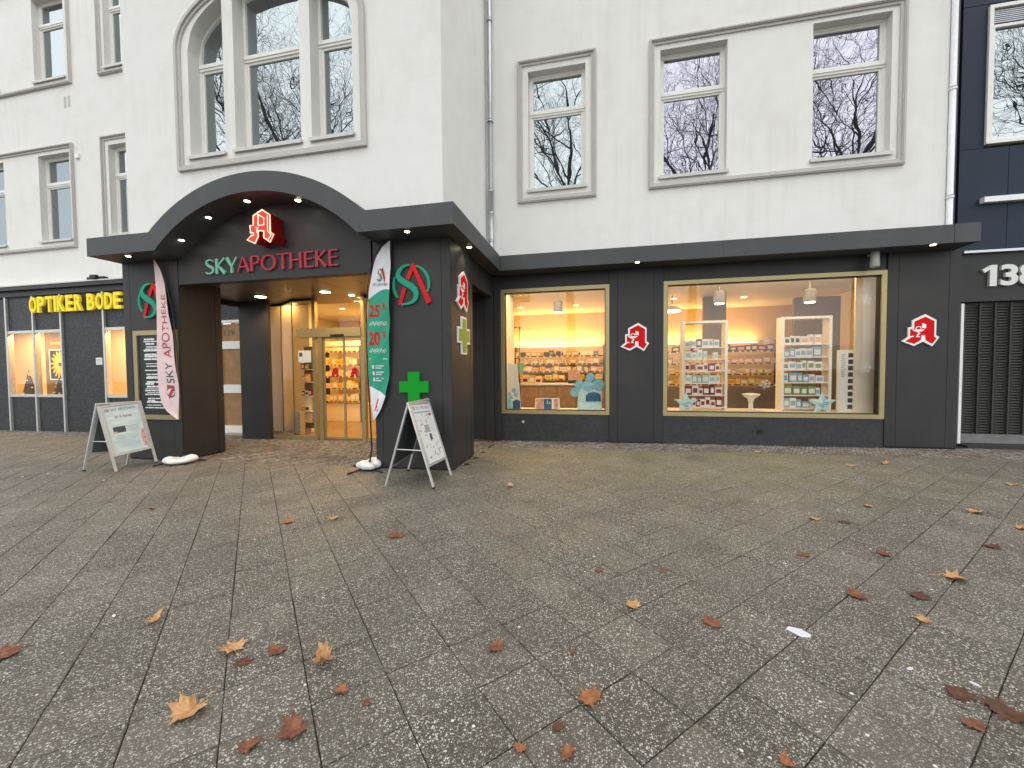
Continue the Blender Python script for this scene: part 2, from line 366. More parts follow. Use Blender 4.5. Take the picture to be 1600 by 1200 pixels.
def slab_mat():
    m = bpy.data.materials.new('slab'); m.use_nodes = True; M['slab'] = m; t = m.node_tree; b = t.nodes['Principled BSDF']; L = t.links.new
    ge = t.nodes.new('ShaderNodeNewGeometry')
    def noise(sc, det=5, ro=.5):
        n = t.nodes.new('ShaderNodeTexNoise'); n.inputs['Scale'].default_value = sc; n.inputs['Detail'].default_value = det; n.inputs['Roughness'].default_value = ro
        L(ge.outputs['Position'], n.inputs['Vector']); return n.outputs[0]
    def mrange(x, a, b_, c, d):
        r = t.nodes.new('ShaderNodeMapRange'); r.inputs[1].default_value = a; r.inputs[2].default_value = b_; r.inputs[3].default_value = c; r.inputs[4].default_value = d
        L(x, r.inputs[0]); return r.outputs[0]
    def math_(op, a, b_):
        n = t.nodes.new('ShaderNodeMath'); n.operation = op
        for i, x in enumerate((a, b_)):
            if hasattr(x, 'links'): L(x, n.inputs[i])
            else: n.inputs[i].default_value = x
        return n.outputs[0]
    def mix(f, a, b_, mode='MIX'):
        n = t.nodes.new('ShaderNodeMix'); n.data_type = 'RGBA'; n.blend_type = mode
        for i, x in ((0, f), (6, a), (7, b_)):
            if hasattr(x, 'links'): L(x, n.inputs[i])
            else: n.inputs[i].default_value = x if i == 0 else (*x, 1)
        return n.outputs[2]
    def chips(sc, thr_lo, thr_hi, size):
        v = t.nodes.new('ShaderNodeTexVoronoi'); v.inputs['Scale'].default_value = sc; L(ge.outputs['Position'], v.inputs['Vector'])
        sep = t.nodes.new('ShaderNodeSeparateColor'); L(v.outputs['Color'], sep.inputs[0])
        pick = mrange(sep.outputs[0], thr_lo, thr_hi, 0, 1)
        rad = mrange(sep.outputs[1], 0, 1, size*.4, size)
        d = math_('SUBTRACT', rad, v.outputs['Distance'])
        return math_('MULTIPLY', pick, mrange(d, 0, .06, 0, 1)), sep.outputs[2]
    basec = mix(mrange(noise(1.3), .3, .7, 0, 1), (.080, .070, .055), (.106, .094, .075))
    basec = mix(mrange(noise(9, 6, .7), .35, .7, 0, .7), basec, (.062, .054, .043))
    oi = t.nodes.new('ShaderNodeObjectInfo')
    rnd_ = math_('FRACT', math_('ADD', ge.outputs['Random Per Island'], oi.outputs['Random']), 0.0)
    basec = mix(1.0, basec, mrange(rnd_, 0, 1, .78, 1.2), 'MULTIPLY')
    # green algae film plus painted warm window light, broad patches by the bay
    sx = t.nodes.new('ShaderNodeSeparateXYZ'); L(ge.outputs['Position'], sx.inputs[0])
    dx = math_('ABSOLUTE', math_('SUBTRACT', sx.outputs[0], 0.6), 0.0)
    dy = math_('ABSOLUTE', math_('SUBTRACT', sx.outputs[1], 7.2), 0.0)
    reg = math_('MULTIPLY', mrange(dx, 1.5, 5.0, 1, 0), mrange(dy, .6, 2.6, 1, 0))
    alg_glow = math_('MULTIPLY', reg, mrange(noise(.9, 7, .6), .30, .62, 0, .8))
    basec = mix(alg_glow, basec, (.135, .125, .055))
    c1, r1 = chips(112, .50, .56, .60)
    c2, r2 = chips(190, .42, .5, .62)
    c3, r3 = chips(30, .975, .98, .30)
    fade = mrange(noise(2.0, 3), .3, .7, .6, 1)
    colr = mix(math_('MULTIPLY', c2, fade), basec, (.25, .235, .195))
    colr = mix(math_('MULTIPLY', c1, fade), colr, mix(r1, (.28, .265, .225), (.60, .575, .51)))
    colr = mix(c3, colr, (.64, .63, .60))
    c4, r4 = chips(8, .93, .94, .16)
    colr = mix(math_('MULTIPLY', c4, .55), colr, mix(mrange(r4, .4, .6, 0, 1), (.045, .042, .038), (.30, .29, .27)))
    stain = mrange(noise(3.4, 8, .7), .60, .72, 0, .55)
    colr = mix(stain, colr, (.055, .044, .036))
    L(colr, b.inputs['Base Color'])
    L(mrange(noise(2.2), .3, .7, .55, .8), b.inputs['Roughness']); b.inputs['Specular IOR Level'].default_value = .35
    bp = t.nodes.new('ShaderNodeBump'); bp.inputs['Strength'].default_value = .35; bp.inputs['Distance'].default_value = .003
    L(noise(160, 3), bp.inputs['Height']); L(bp.outputs[0], b.inputs['Normal'])
slab_mat()
def mosaic_mat():
    m = mat('mosaic', (.19, .165, .14), .85, .2); t = m.node_tree; L = t.links.new; b = t.nodes['Principled BSDF']
    ge = t.nodes.new('ShaderNodeNewGeometry'); rp = t.nodes.new('ShaderNodeValToRGB'); L(ge.outputs['Random Per Island'], rp.inputs[0])
    for i, (p, c) in enumerate(((0, (.11, .098, .082)), (.5, (.18, .165, .142)), (1, (.27, .25, .22)))):
        e = rp.color_ramp.elements[i] if i < 2 else rp.color_ramp.elements.new(1); e.position = p; e.color = (*c, 1)
    n = t.nodes.new('ShaderNodeTexNoise'); n.inputs['Scale'].default_value = 1.6; n.inputs['Detail'].default_value = 6; L(ge.outputs['Position'], n.inputs['Vector'])
    mr = t.nodes.new('ShaderNodeMapRange'); mr.inputs[1].default_value = .5; mr.inputs[2].default_value = .68; mr.inputs[4].default_value = .7; L(n.outputs[0], mr.inputs[0])
    mx = t.nodes.new('ShaderNodeMix'); mx.data_type = 'RGBA'; L(mr.outputs[0], mx.inputs[0]); L(rp.outputs[0], mx.inputs[6]); mx.inputs[7].default_value = (.13, .085, .06, 1); L(mx.outputs[2], b.inputs['Base Color'])
mosaic_mat()
def flag_green_mat():
    """printed feather banner: white head, green body with a curved upper edge, white foot"""
    m = mat('flag_print', (.7, .7, .72), .7, .2); t = m.node_tree; L = t.links.new; b = t.nodes['Principled BSDF']
    at = t.nodes.new('ShaderNodeAttribute'); at.attribute_name = 'print'
    sx = t.nodes.new('ShaderNodeSeparateXYZ'); L(at.outputs['Vector'], sx.inputs[0])
    def mth(op, a, b_):
        n = t.nodes.new('ShaderNodeMath'); n.operation = op
        for i, x in enumerate((a, b_)):
            if hasattr(x, 'links'): L(x, n.inputs[i])
            else: n.inputs[i].default_value = x
        return n.outputs[0]
    u, v = sx.outputs[0], sx.outputs[1]
    top = mth('GREATER_THAN', v, mth('SUBTRACT', .325, mth('MULTIPLY', mth('SINE', mth('MULTIPLY', u, 1.9), 0), .055)))
    bot = mth('LESS_THAN', v, mth('ADD', .805, mth('MULTIPLY', u, .055)))
    g = mth('MULTIPLY', top, bot)
    mx = t.nodes.new('ShaderNodeMix'); mx.data_type = 'RGBA'; L(g, mx.inputs[0]); mx.inputs[6].default_value = (.70, .70, .74, 1); mx.inputs[7].default_value = (.035, .30, .19, 1)
    L(mx.outputs[2], b.inputs['Base Color'])
flag_green_mat()

# ------------------------------------------------------------------ ground and paving
def gpt(x, y, dz=0): return (x, y, G(x, y)+dz)
gm = MB(); gm.quad(gpt(-260, -260, -.03), gpt(260, -260, -.03), gpt(260, 260, -.03), gpt(-260, 260, -.03))
ground_o = build('ground', gm, 'dirt', origin=(0, 0, 0), kind='structure')
road = MB(); road.quad(gpt(-200, -22, -.022), gpt(200, -22, -.022), gpt(200, -7, -.022), gpt(-200, -7, -.022))
build('road', road, 'tarmac', origin=(0, 0, 0), kind='structure')
pav = MB(); pav.quad(gpt(-60, -6.6, -.0115), gpt(40, -6.6, -.0115), gpt(40, 9.4, -.0115), gpt(-60, 9.4, -.0115))
pavement = build('pavement', pav, 'joint_sand', origin=(0, 0, 0), kind='structure')
PITCHS, S2 = 0.35, math.sqrt(.5)
OFA, OFB = -0.155*1.0353, 0.628*1.0353       # joint offsets measured along the two diagonals
def clipY(poly, ymax):
    out = []
    for i, p in enumerate(poly):
        q = poly[(i+1) % len(poly)]
        if p[1] <= ymax: out.append(p)
        if (p[1] <= ymax) != (q[1] <= ymax):
            f = (ymax-p[1])/(q[1]-p[1]); out.append((p[0]+f*(q[0]-p[0]), ymax))
    return out
slabs = []
for ia in range(-60, 60):
    for ib in range(-60, 70):
        a, b = OFA+(ia+.5)*PITCHS, OFB+(ib+.5)*PITCHS
        x, y = (a-b)*S2, (a+b)*S2
        if not (-22 < x < 13 and -2.0 < y < 8.4): continue
        slabs.append((x, y))
HS = PITCHS/2-.0024
diag = [(0, -HS*2*S2), (HS*2*S2, 0), (0, HS*2*S2), (-HS*2*S2, 0)]
full, cut = [], []
for x, y in slabs:
    ymax = 5.93 if -8.72 < x < -2.15 else 7.80
    P = [(x+p[0], y+p[1]) for p in diag]
    C = clipY(P, ymax)
    if len(C) < 3: continue
    (full if all(p[1] <= ymax for p in P) else cut).append((x, y, C))
def in_view(x, y):
    v = RC @ (Vector((x, y, G(x, y)-EYE)))
    if v.z < .3: return None
    px, py = 800+FPX*v.x/v.z, 600+FPX*v.y/v.z
    return v.z if (-60 < px < 1660 and py < 1290) else None
seen = sorted([(in_view(x, y), x, y, C) for x, y, C in full if in_view(x, y)], key=lambda s: s[0])
near = seen[:300]; nk = {(s[1], s[2]) for s in near}
sm = bpy.data.meshes.new('slab')
h2 = HS*2*S2; e = .0035*1.414
vt = [(p[0]*(1-e/h2), p[1]*(1-e/h2), 0) for p in diag] + [(p[0], p[1], -.0035) for p in diag] + [(p[0], p[1], -.05) for p in diag]
ft = [(0, 1, 2, 3)] + [(4+i, 4+(i+1) % 4, (i+1) % 4, i) for i in range(4)] + [(8+i, 8+(i+1) % 4, 4+(i+1) % 4, 4+i) for i in range(4)]
sm.from_pydata(vt, [], ft); sm.materials.append(M['slab']); sm.update()
tilt = Vector((-GA, -GB, 1)).normalized()
qg = Vector((0, 0, 1)).rotation_difference(tilt)
for d_, x, y, C in near:
    o = bpy.data.objects.new('slab', sm); col.objects.link(o); o.parent = pavement
    o.rotation_mode = 'QUATERNION'
    o.rotation_quaternion = qg @ Matrix.Rotation(random.gauss(0, .0035), 3, 'X').to_quaternion() @ Matrix.Rotation(random.gauss(0, .0035), 3, 'Y').to_quaternion() @ Matrix.Rotation(random.gauss(0, .004), 3, 'Z').to_quaternion()
    o.location = (x+random.gauss(0, .0008), y+random.gauss(0, .0008), G(x, y)+random.uniform(-.0015, .0015))
rest = MB()
def slab_poly(mb, C):
    cx = sum(p[0] for p in C)/len(C); cy = sum(p[1] for p in C)/len(C); dz = random.uniform(-.0015, .0015)
    ta, tb = random.gauss(0, .0035), random.gauss(0, .0035)
    n = len(mb.v); k = len(C)
    hz = lambda p: G(p[0], p[1])+dz+ta*(p[0]-cx)+tb*(p[1]-cy)
    for p in C:
        d = math.hypot(p[0]-cx, p[1]-cy); s = 1-.004/d
        mb.v.append((cx+(p[0]-cx)*s, cy+(p[1]-cy)*s, hz(p)))
    for p in C: mb.v.append((p[0], p[1], hz(p)-.0035))
    for p in C: mb.v.append((p[0], p[1], hz(p)-.05))
    mb.f.append(tuple(n+i for i in range(k))); mb.m.append(0)
    for i in range(k):
        j = (i+1) % k
        mb.f.append((n+k+i, n+k+j, n+j, n+i)); mb.f.append((n+2*k+i, n+2*k+j, n+k+j, n+k+i)); mb.m += [0, 0]
for x, y, C in full:
    if (x, y) not in nk: slab_poly(rest, C)
for x, y, C in cut: slab_poly(rest, C)
build('far_slabs', rest, 'slab', pavement, kind='stuff')
# small mosaic stones along the house and in the porch
mos = MB()
def mosaic(x0, x1, y0, y1, p=.062):
    ny = int((y1-y0)/p); nx = int((x1-x0)/p)
    for j in range(ny):
        for i in range(nx):
            cx, cy = x0+(i+.5+.5*(j % 2))*p, y0+(j+.5)*p
            if cx > x1-.02: continue
            h = p*.43; z = random.uniform(-.004, .003); n = len(mos.v)
            q = [(cx+sx_*h+random.uniform(-.007, .007), cy+sy_*h+random.uniform(-.007, .007)) for sx_, sy_ in ((-1, -1), (1, -1), (1, 1), (-1, 1))]
            for f in (.8, 1.0):
                for a, b in q: mos.v.append((cx+(a-cx)*f, cy+(b-cy)*f, G(cx, cy)+(z if f < 1 else z-.008)))
            for a, b in q: mos.v.append((a, b, G(cx, cy)-.03))
            mos.f.append((n, n+1, n+2, n+3)); mos.m.append(0)
            for r in (0, 4):
                for k in range(4):
                    l = (k+1) % 4; mos.f.append((n+r+4+k, n+r+4+l, n+r+l, n+r+k)); mos.m.append(0)
mosaic(-2.15, 8.2, 7.81, 8.72); mosaic(-8.72, -2.15, 5.94, 8.72); mosaic(-19, -8.72, 7.81, 8.66)
build('mosaic_stones', mos, 'mosaic', pavement, kind='stuff')

# ------------------------------------------------------------------ the white apartment building (upper storeys)
YW, YB = 8.60, 6.02
bld = thing('apartment_building', (-2.4, 8.9, 0), 'white plastered apartment building with grey window surrounds and an arched bay above the pharmacy', 'building')
def wall_holes(outer, holes, Y, depth, wall_mat, name, reveal='reveal'):
    mb = MB(); loops = [[Vector((p[0], p[1], 0)) for p in L_] for L_ in [outer]+holes]
    flat = [p for L_ in loops for p in L_]; n = len(mb.v)
    mb.v += [(p.x, Y, p.y) for p in flat]
    for t_ in tessellate_polygon(loops):
        a, b, c = t_
        A, B, C = flat[a], flat[b], flat[c]
        if (B.x-A.x)*(C.y-A.y)-(B.y-A.y)*(C.x-A.x) < 0: a, c = c, a
        mb.f.append((a, b, c)); mb.m.append(0)
    for H in holes:
        for i in range(len(H)):
            p, q = H[i], H[(i+1) % len(H)]
            mb.quad((p[0], Y, p[1]), (p[0], Y+depth, p[1]), (q[0], Y+depth, q[1]), (q[0], Y, q[1]), 1)
    for i in range(len(outer)):
        p, q = outer[i], outer[(i+1) % len(outer)]
        mb.quad((p[0], Y, p[1]), (q[0], Y, q[1]), (q[0], Y+depth+.1, q[1]), (p[0], Y+depth+.1, p[1]), 0)
    return build(name, mb, [wall_mat, reveal], bld)
def rect(x0, x1, z0, z1): return [(x0, z0), (x1, z0), (x1, z1), (x0, z1)]
ZT = 13.2
win_r = [(-1.455, -.256, 5.40, 7.868), (1.21, 2.43, 5.40, 7.868), (3.876, 5.12, 5.42, 7.885)]
up_r = [(a, b, c+4.6, d+4.6) for a, b, c, d in win_r]
wall_holes(rect(-2.383, 5.974, 3.60, ZT), [rect(*w) for w in win_r+up_r], YW, .17, 'plaster', 'wall')
win_l = [(-15.72, -14.53, 5.38, 7.79), (-18.3, -17.12, 5.38, 7.79), (-13.10, -11.9, 5.38, 7.79), (-10.9, -9.7, 5.38, 7.79)]
up_l = [(a, b, 9.86, 12.15) for a, b, c, d in win_l]
wall_holes(rect(-24, -8.735, 4.10, ZT), [rect(*w) for w in win_l+up_l], YW, .17, 'plaster', 'wall')
ACX = -5.573
def archtop(x0, x1, z0, zs, a=1.65, b=.95, n=10):
    """opening bounded by the big arch: straight sides up to the arch line"""
    zc = 7.36
    top = [(x1+(x0-x1)*i/(n-1), zc+b*math.sqrt(max(0, 1-((x1+(x0-x1)*i/(n-1)-ACX)/a)**2))) for i in range(n)]
    return [(x0, z0), (x1, z0)] + top
aw = [archtop(-7.223, -6.458, 5.46, 0), archtop(-6.235, -4.91, 5.47, 0), archtop(-4.705, -3.923, 5.47, 0)]
wall_holes(rect(-8.733, -2.383, 3.60, ZT), aw, YB, .22, 'plaster', 'bay_wall')
side = MB(); side.quad((-2.383, YB+.32, 3.6), (-2.383, YW, 3.6), (-2.383, YW, ZT), (-2.383, YB+.32, ZT)); build('bay_side_wall', side, 'plaster', bld)
side = MB(); side.quad((-8.733, YW, 3.6), (-8.733, YB+.32, 3.6), (-8.733, YB+.32, ZT), (-8.733, YW, ZT)); build('bay_side_wall', side, 'plaster', bld)
endw = MB(); endw.quad((5.974, YW+.27, 3.6), (5.974, YW+6, 3.6), (5.974, YW+6, ZT), (5.974, YW+.27, ZT)); build('end_wall', endw, 'plaster', bld)
rf = MB(); rf.box(-24, 5.97, YW+.3, YW+9, ZT-.05, ZT+.1); rf.box(-8.72, -2.40, YB+.03, YW+.29, ZT-.05, ZT+.1); build('roof', rf, 'concrete', bld)

def window(x0, x1, z0, z1, Y, pane, zt=None, outline=None, parent=bld):
    """wooden two-part window: frame mesh with two panes and a sill as its children"""
    yf = Y; fw = .055; mb = MB()
    zt = zt if zt else z0+(z1-z0)*.66
    if outline is None:
        mb.rring(x0, x1, z0, z1, fw, -.07, 0, (0, yf, 0))
    else:
        cx, cz = (x0+x1)/2, (z0+z1)/2
        inn = [(p[0]+(fw if p[0] < cx else -fw), p[1]+(fw if i < 2 else -fw)) for i, p in enumerate(outline)]
        mid = [i for i in range(len(outline))]
        inn = [(min(max(p[0], x0+fw), x1-fw), q[1]+(fw if i < 2 else -fw)) for i, (p, q) in enumerate(zip(outline, outline))]
        mb.ring(outline, inn, -.07, 0, (0, yf, 0))
    mb.box(x0+.01, x1-.01, yf-.012, yf+.06, zt-.055, zt+.055)                      # transom
    mb.box(x0+.02, x1-.02, yf-.028, yf-.0121, zt-.012, zt+.05)                      # weather bead
    mb.rring(x0+fw-.006, x1-fw+.006, z0+fw-.006, zt-.049, .045, -.06, -.014, (0, yf, 0))   # lower sash
    if outline is None: mb.rring(x0+fw-.006, x1-fw+.006, zt+.049, z1-fw+.006, .04, -.06, -.014, (0, yf, 0))
    w = build('window', mb, 'sash', parent)
    for a, b in ((z0+fw, zt-.05), (zt+.05, (max(p[1] for p in outline) if outline else z1)-.02)):
        p = MB()
        if outline and a > zt:
            pl = [(x0+.03, zt+.03), (x1-.03, zt+.03)]+[(min(max(q[0], x0+.03), x1-.03), q[1]-.03) for q in outline[2:]]
            p.prism(pl, -.05, -.045, (0, yf, 0))
        else: p.box(x0+.03, x1-.03, yf+.04, yf+.045, a-.02, b+.02)
        build('pane', p, pane, w)
    return w
def sill(w, x0, x1, z, Y0, Y1):
    s = MB(); s.box(x0-.03, x1+.03, Y0-.05, Y1, z-.035, z+.004); s.box(x0-.03, x1+.03, Y0-.055, Y0-.0501, z-.06, z+.002); build('sill', s, 'sill', w)
def trimring(x0, x1, z0, z1, Y):
    t_ = MB(); t_.rring(x0, x1, z0, z1, .055, 0, .055, (0, Y, 0)); t_.rring(x0+.0551, x1-.0551, z0+.0551, z1-.0551, .05, 0, .03, (0, Y, 0)); t_.rring(x0+.02, x1-.02, z0+.02, z1-.02, .02, .0551, .07, (0, Y, 0))
    build('window_surround', t_, 'trim', bld)
for i, (a, b, c, d) in enumerate(win_r+up_r):
    w = window(a, b, c, d, YW+.16, 'pane_cool' if i % 3 == 0 else 'pane_violet', c+1.655); sill(w, a, b, c, YW, YW+.15)
for dz in (0, 4.6):
    trimring(-1.682, -.036, 5.13+dz, 8.092+dz, YW); trimring(.99, 5.33, 5.165+dz, 8.07+dz, YW)
for i, (a, b, c, d) in enumerate(win_l+up_l):
    w = window(a, b, c, d, YW+.16, 'pane_cool', c+1.63); sill(w, a, b, c, YW, YW+.15)
trimring(-18.9, -14.345, 5.115, 8.0, YW); trimring(-13.31, -9.4, 5.115, 8.02, YW)
trimring(-18.9, -14.29, 9.62, 12.5, YW); trimring(-13.29, -9.4, 9.655, 12.5, YW)
for o_, i_, d_ in ((0, .055, .06), (.0551, .105, .03)):
    def outl(k):
        return [(-7.474+k, 5.215+k), (-3.672-k, 5.215+k)] + ell(ACX, 7.38, 1.90-k, 1.05-k, 0, 180, 25)
    t_ = MB(); t_.ring(outl(o_), outl(i_), 0, d_, (0, YB, 0)); build('window_surround', t_, 'trim', bld)
for k, ol in enumerate(aw):
    x0, x1 = ol[0][0], ol[1][0]
    w = window(x0+.002, x1-.002, ol[0][1]+.002, 8.1, YB+.215, 'pane_cool', 7.16, [(min(max(p[0], x0+.002), x1-.002), p[1]) for p in ol]); sill(w, x0, x1, ol[0][1], YB, YB+.2)
# rain pipes
dp = MB(); dp.tube([(-2.27, YW-.07, 3.9), (-2.27, YW-.07, 5.45)], .058, 12); dp.tube([(-2.27, YW-.07, 5.45), (-2.27, YW-.07, ZT)], .048, 12)
for z in (4.35, 4.95, 5.42, 6.9, 9.0): dp.tube([(-2.27, YW-.07, z), (-2.27, YW-.07, z+.05)], .066, 12)
build('downpipe', dp, 'zinc', bld, smooth=True)
dp = MB(); dp.tube([(6.015, YW-.03, 3.92), (6.015, YW-.03, ZT)], .045, 12)
for z in (4.5, 6.35, 8.2): dp.tube([(6.015, YW-.03, z), (6.015, YW-.03, z+.05)], .056, 12)
build('downpipe', dp, 'white_pipe', bld, smooth=True)
for x in (-14.62, -14.47):
    v = MB(); v.box(x, x+.075, YW-.008, YW+.02, 9.0, 9.3); build('vent', v, 'trim', bld)
v = MB(); v.box(-14.25, -14.12, YW-.05, YW, 7.55, 7.68); build('cable_box', v, 'sash', bld)

# ------------------------------------------------------------------ the anthracite pharmacy front
ph = thing('pharmacy_shopfront', (-2.2, 7.2, 0), 'anthracite pharmacy front with arched canopy, open porch and two gold framed display windows', 'shopfront')
def pbox(name, m_, *a, parent=ph):
    b = MB(); b.box(*a); return build(name, b, m_, parent)
def panel(name, x0, x1, y0, y1, z0, z1, m_='clad'): return pbox(name, m_, x0, x1, y0, y1, z0, z1)
CX, CZ, RO, RI = -5.363, 1.71, 2.978, 2.675
ZC0, ZC1 = 3.605, 3.912
def arc(r, z, n=36):
    a0 = math.degrees(math.asin((z-CZ)/r)); return [(CX+r*math.cos(R(a0+(180-2*a0)*i/(n-1))), CZ+r*math.sin(R(a0+(180-2*a0)*i/(n-1)))) for i in range(n)]
ai, ao = arc(RI, ZC0), arc(RO, ZC1)
xs_seam = -6.42
canopy = None
cp = MB(); cp.prism([(-8.74, ZC0), ai[-1]] + ai[::-1][1:] + [(-1.975, ZC0), (-1.975, ZC1)] + ao + [(-8.74, ZC1)], -6.03, -5.36)
canopy = build('canopy', cp, 'fascia', ph)
for x, z0, z1 in ((-7.33, None, None),): pass
def seam(x, zlo, zhi, y):
    s = MB(); s.box(x-.003, x+.003, y-.0012, y+.002, zlo, zhi); build('seam', s, 'clad_edge', canopy)
seam(-3.42, 3.66, 3.74, 5.36)
pbox('canopy_side', 'fascia', -2.40, -1.977, 6.032, 8.62, ZC0+.001, ZC1-.001)
pbox('canopy_side', 'fascia', -8.738, -8.33, 6.032, 8.62, ZC0+.001, ZC1-.001)
xs1 = onY(1130, 400, 8.1).x; xs2 = onY(1491.5, 370, 8.1).x
pbox('canopy', 'fascia', -1.974, xs1-.002, 8.10, 8.62, ZC0+.004, ZC1-.002)
pbox('canopy', 'fascia', xs1+.002, xs2-.003, 8.101, 8.62, ZC0+.004, ZC1-.001)
pbox('canopy', 'fascia', xs2+.003, 6.125, 8.10, 8.75, ZC0+.004, ZC1+.006)
# gable field above the porch opening
gb = MB(); gb.prism([(-7.385, 3.14), (-3.55, 3.14), (-3.55, 3.63)] + [(p[0], p[1]+.03) for p in arc(RI, 3.62)] + [(-7.385, 3.63)], -6.015, -5.85); build('gable_panel', gb, 'clad', ph)
# piers: dark core, cladding panels with open joints
def pier(x0, x1, y0, y1, z1, cuts_front, name='pier'):
    zb = min(G(x0, y0), G(x1, y0))+.035
    core = MB(); core.box(x0+.012, x1-.012, y0+.012, y1-.012, zb-.25, z1); c = build(name, core, 'clad_edge', ph)
    xs = [x0]+cuts_front+[x1]
    for a, b in zip(xs[:-1], xs[1:]):
        p = MB(); p.box(a+.003, b-.003, y0, y0+.0119, zb, z1); build('panel', p, 'clad', c)
    return c, zb
pr, zb = pier(-3.52, -2.21, 5.85, 6.93, 3.62, [-3.39, -2.36])
for sx_, (xa, xb) in ((1, (-2.2219, -2.21)), (-1, (-3.52, -3.5081))):
    for ya, yb_ in ((5.853, 6.79), (6.80, 6.93)):
        p = MB(); p.box(xa, xb, ya+(.009 if sx_ < 0 or True else 0), yb_, zb, 3.62); build('panel', p, 'clad', pr)
pl, zb = pier(-8.69, -7.40, 5.85, 6.68, 3.62, [-8.53, -7.60])
for ya, yb_ in ((5.862, 6.54), (6.55, 6.68)):
    p = MB(); p.box(-7.4119, -7.40, ya, yb_, zb, 3.62); build('panel', p, 'clad', pl)
    p = MB(); p.box(-8.69, -8.6781, ya, yb_, zb, 3.62); build('panel', p, 'clad', pl)
# porch: side headers, ceiling boards, back panels
panel('side_header', -2.395, -2.25, 6.935, 8.52, 3.14, 3.63)
panel('side_header', -8.67, -8.53, 6.685, 8.58, 3.14, 3.63)
nb = 9
for i in range(nb):
    x0 = -8.52+i*(6.12/nb)
    pbox('ceiling_board', 'soffit', x0+.003, x0+6.12/nb-.003, 6.02, 8.9, 3.252, 3.275)
pbox('porch_ceiling', 'clad_edge', -8.60, -2.36, 6.021, 8.9, 3.276, 3.60)
zr = .0
panel('inner_pier', -8.464, -7.665, 8.10, 8.20, -.06, 3.251)
panel('back_panel', -3.60, -2.425, 8.46, 8.60, .03, 3.251, 'clad')
panel('back_panel', -2.419, -2.225, 8.44, 8.60, .03, 3.60, 'clad')
panel('back_panel', -2.219, -2.085, 8.50, 8.62, .02, ZC0+.01, 'clad')
# right wing
def wingpanels(xs, y, zlo, zhi):
    for a, b in zip(xs[:-1], xs[1:]): panel('pilaster_panel', a+.003, b-.003, y, YW+.05, zlo, zhi)
pbox('pilaster_core', 'clad_edge', .215, 1.297, 8.575, 8.66, .0, 3.61); pbox('pilaster_core', 'clad_edge', 5.098, 6.20, 8.575, 8.66, .03, 3.61)
wingpanels([.226, .39, 1.10, 1.285], 8.552, .055, 3.608)
wingpanels([5.11, 5.28, 6.035, 6.205], 8.552, .115, 3.608)
panel('header_panel', -2.08, .222, 8.58, 8.66, 3.312, 3.607); panel('header_panel', 1.289, 5.106, 8.58, 8.66, 3.312, 3.607)
pbox('plinth', 'plinth', -2.082, .222, 8.57, 8.70, -.08, .604); pbox('plinth', 'plinth', 1.289, 5.106, 8.57, 8.70, -.05, .606)
pv = MB(); pv.tube([(-1.60, 8.572, .43), (-1.60, 8.545, .43)], .028, 14); build('vent_cap', pv, 'alu', ph)
pp = onY(1188, 674, 8.57); pv = MB(); pv.tube([(pp.x, 8.572, pp.z), (pp.x, 8.55, pp.z)], .05, 18); pv.tube([(pp.x, 8.55, pp.z), (pp.x, 8.545, pp.z)], .036, 18); build('vent_cap', pv, 'black', ph)
def shopwin(x0, x1, z0, z1):
    f = MB(); f.rring(x0, x1, z0, z1, .078, -.10, .045, (0, 8.60, 0)); f.rring(x0+.0781, x1-.0781, z0+.0781, z1-.0781, .014, -.10, .0, (0, 8.60, 0), mi=1)
    w = build('display_window', f, ['gold', 'black'], ph)
    g = MB(); g.quad((x0+.085, 8.64, z0+.085), (x1-.085, 8.64, z0+.085), (x1-.085, 8.64, z1-.085), (x0+.085, 8.64, z1-.085)); build('pane', g, 'shop_glass', w)
    return w
sw1 = shopwin(-2.08, .226, .606, 3.312); sw2 = shopwin(1.286, 5.108, .608, 3.312)

# entrance screen in the porch: posts, rails, panes, sliding leaves
ent = thing('entrance_screen', (-5.9, 8.15, 0), 'bronze framed glass entrance screen with sliding doors under the arch', 'entrance')
PL = [(-8.75, 8.62), (-7.75, 8.62), (-7.03, 8.15), (-6.44, 8.15)]
PR = [(-5.16, 8.15), (-4.1, 8.15), (-3.6, 8.48)]
def gbox(name, *a, m_='gold', parent=ent):
    b = MB(); b.box(*a); return build(name, b, m_, parent)
def rail(p, q, z0, z1, w=.05, m_='gold', name='rail', parent=ent):
    d = Vector((q[0]-p[0], q[1]-p[1], 0)).normalized(); n = Vector((-d.y, d.x, 0))*w/2; b = MB()
    A, B = Vector((p[0], p[1], 0)), Vector((q[0], q[1], 0))
    pts = [A-n, B-n, B+n, A+n]; k = len(b.v); b.v += [(v.x, v.y, z0) for v in pts]+[(v.x, v.y, z1) for v in pts]
    for f in ((0, 3, 2, 1), (4, 5, 6, 7), (0, 1, 5, 4), (1, 2, 6, 5), (2, 3, 7, 6), (3, 0, 4, 7)): b.f.append(f); b.m.append(0)
    return build(name, b, m_, parent)
def gpane(p, q, z0, z1, parent=ent):
    b = MB(); b.quad((p[0], p[1], z0), (q[0], q[1], z0), (q[0], q[1], z1), (p[0], p[1], z1)); return build('pane', b, 'shop_glass', parent)
for L_ in (PL, PR):
    for p, q in zip(L_[:-1], L_[1:]):
        rail(p, q, -.06, .055); rail(p, q, 3.20, 3.2515, .04, 'clad_edge')
        gpane(p, q, .055, 3.20)
for p in PL[1:3]+PR[1:2]: gbox('glass_joint', p[0]-.007, p[0]+.007, p[1]-.012, p[1]+.012, .056, 3.199, m_='print_dark')
gbox('post', -6.465, -6.385, 8.11, 8.21, -.05, 3.251); gbox('post', -6.30, -6.215, 8.10, 8.20, -.05, 2.35)
gbox('post', -5.20, -5.125, 8.10, 8.20, -.04, 3.251)
gbox('door_header', -6.86, -5.201, 8.085, 8.24, 2.35, 2.55)
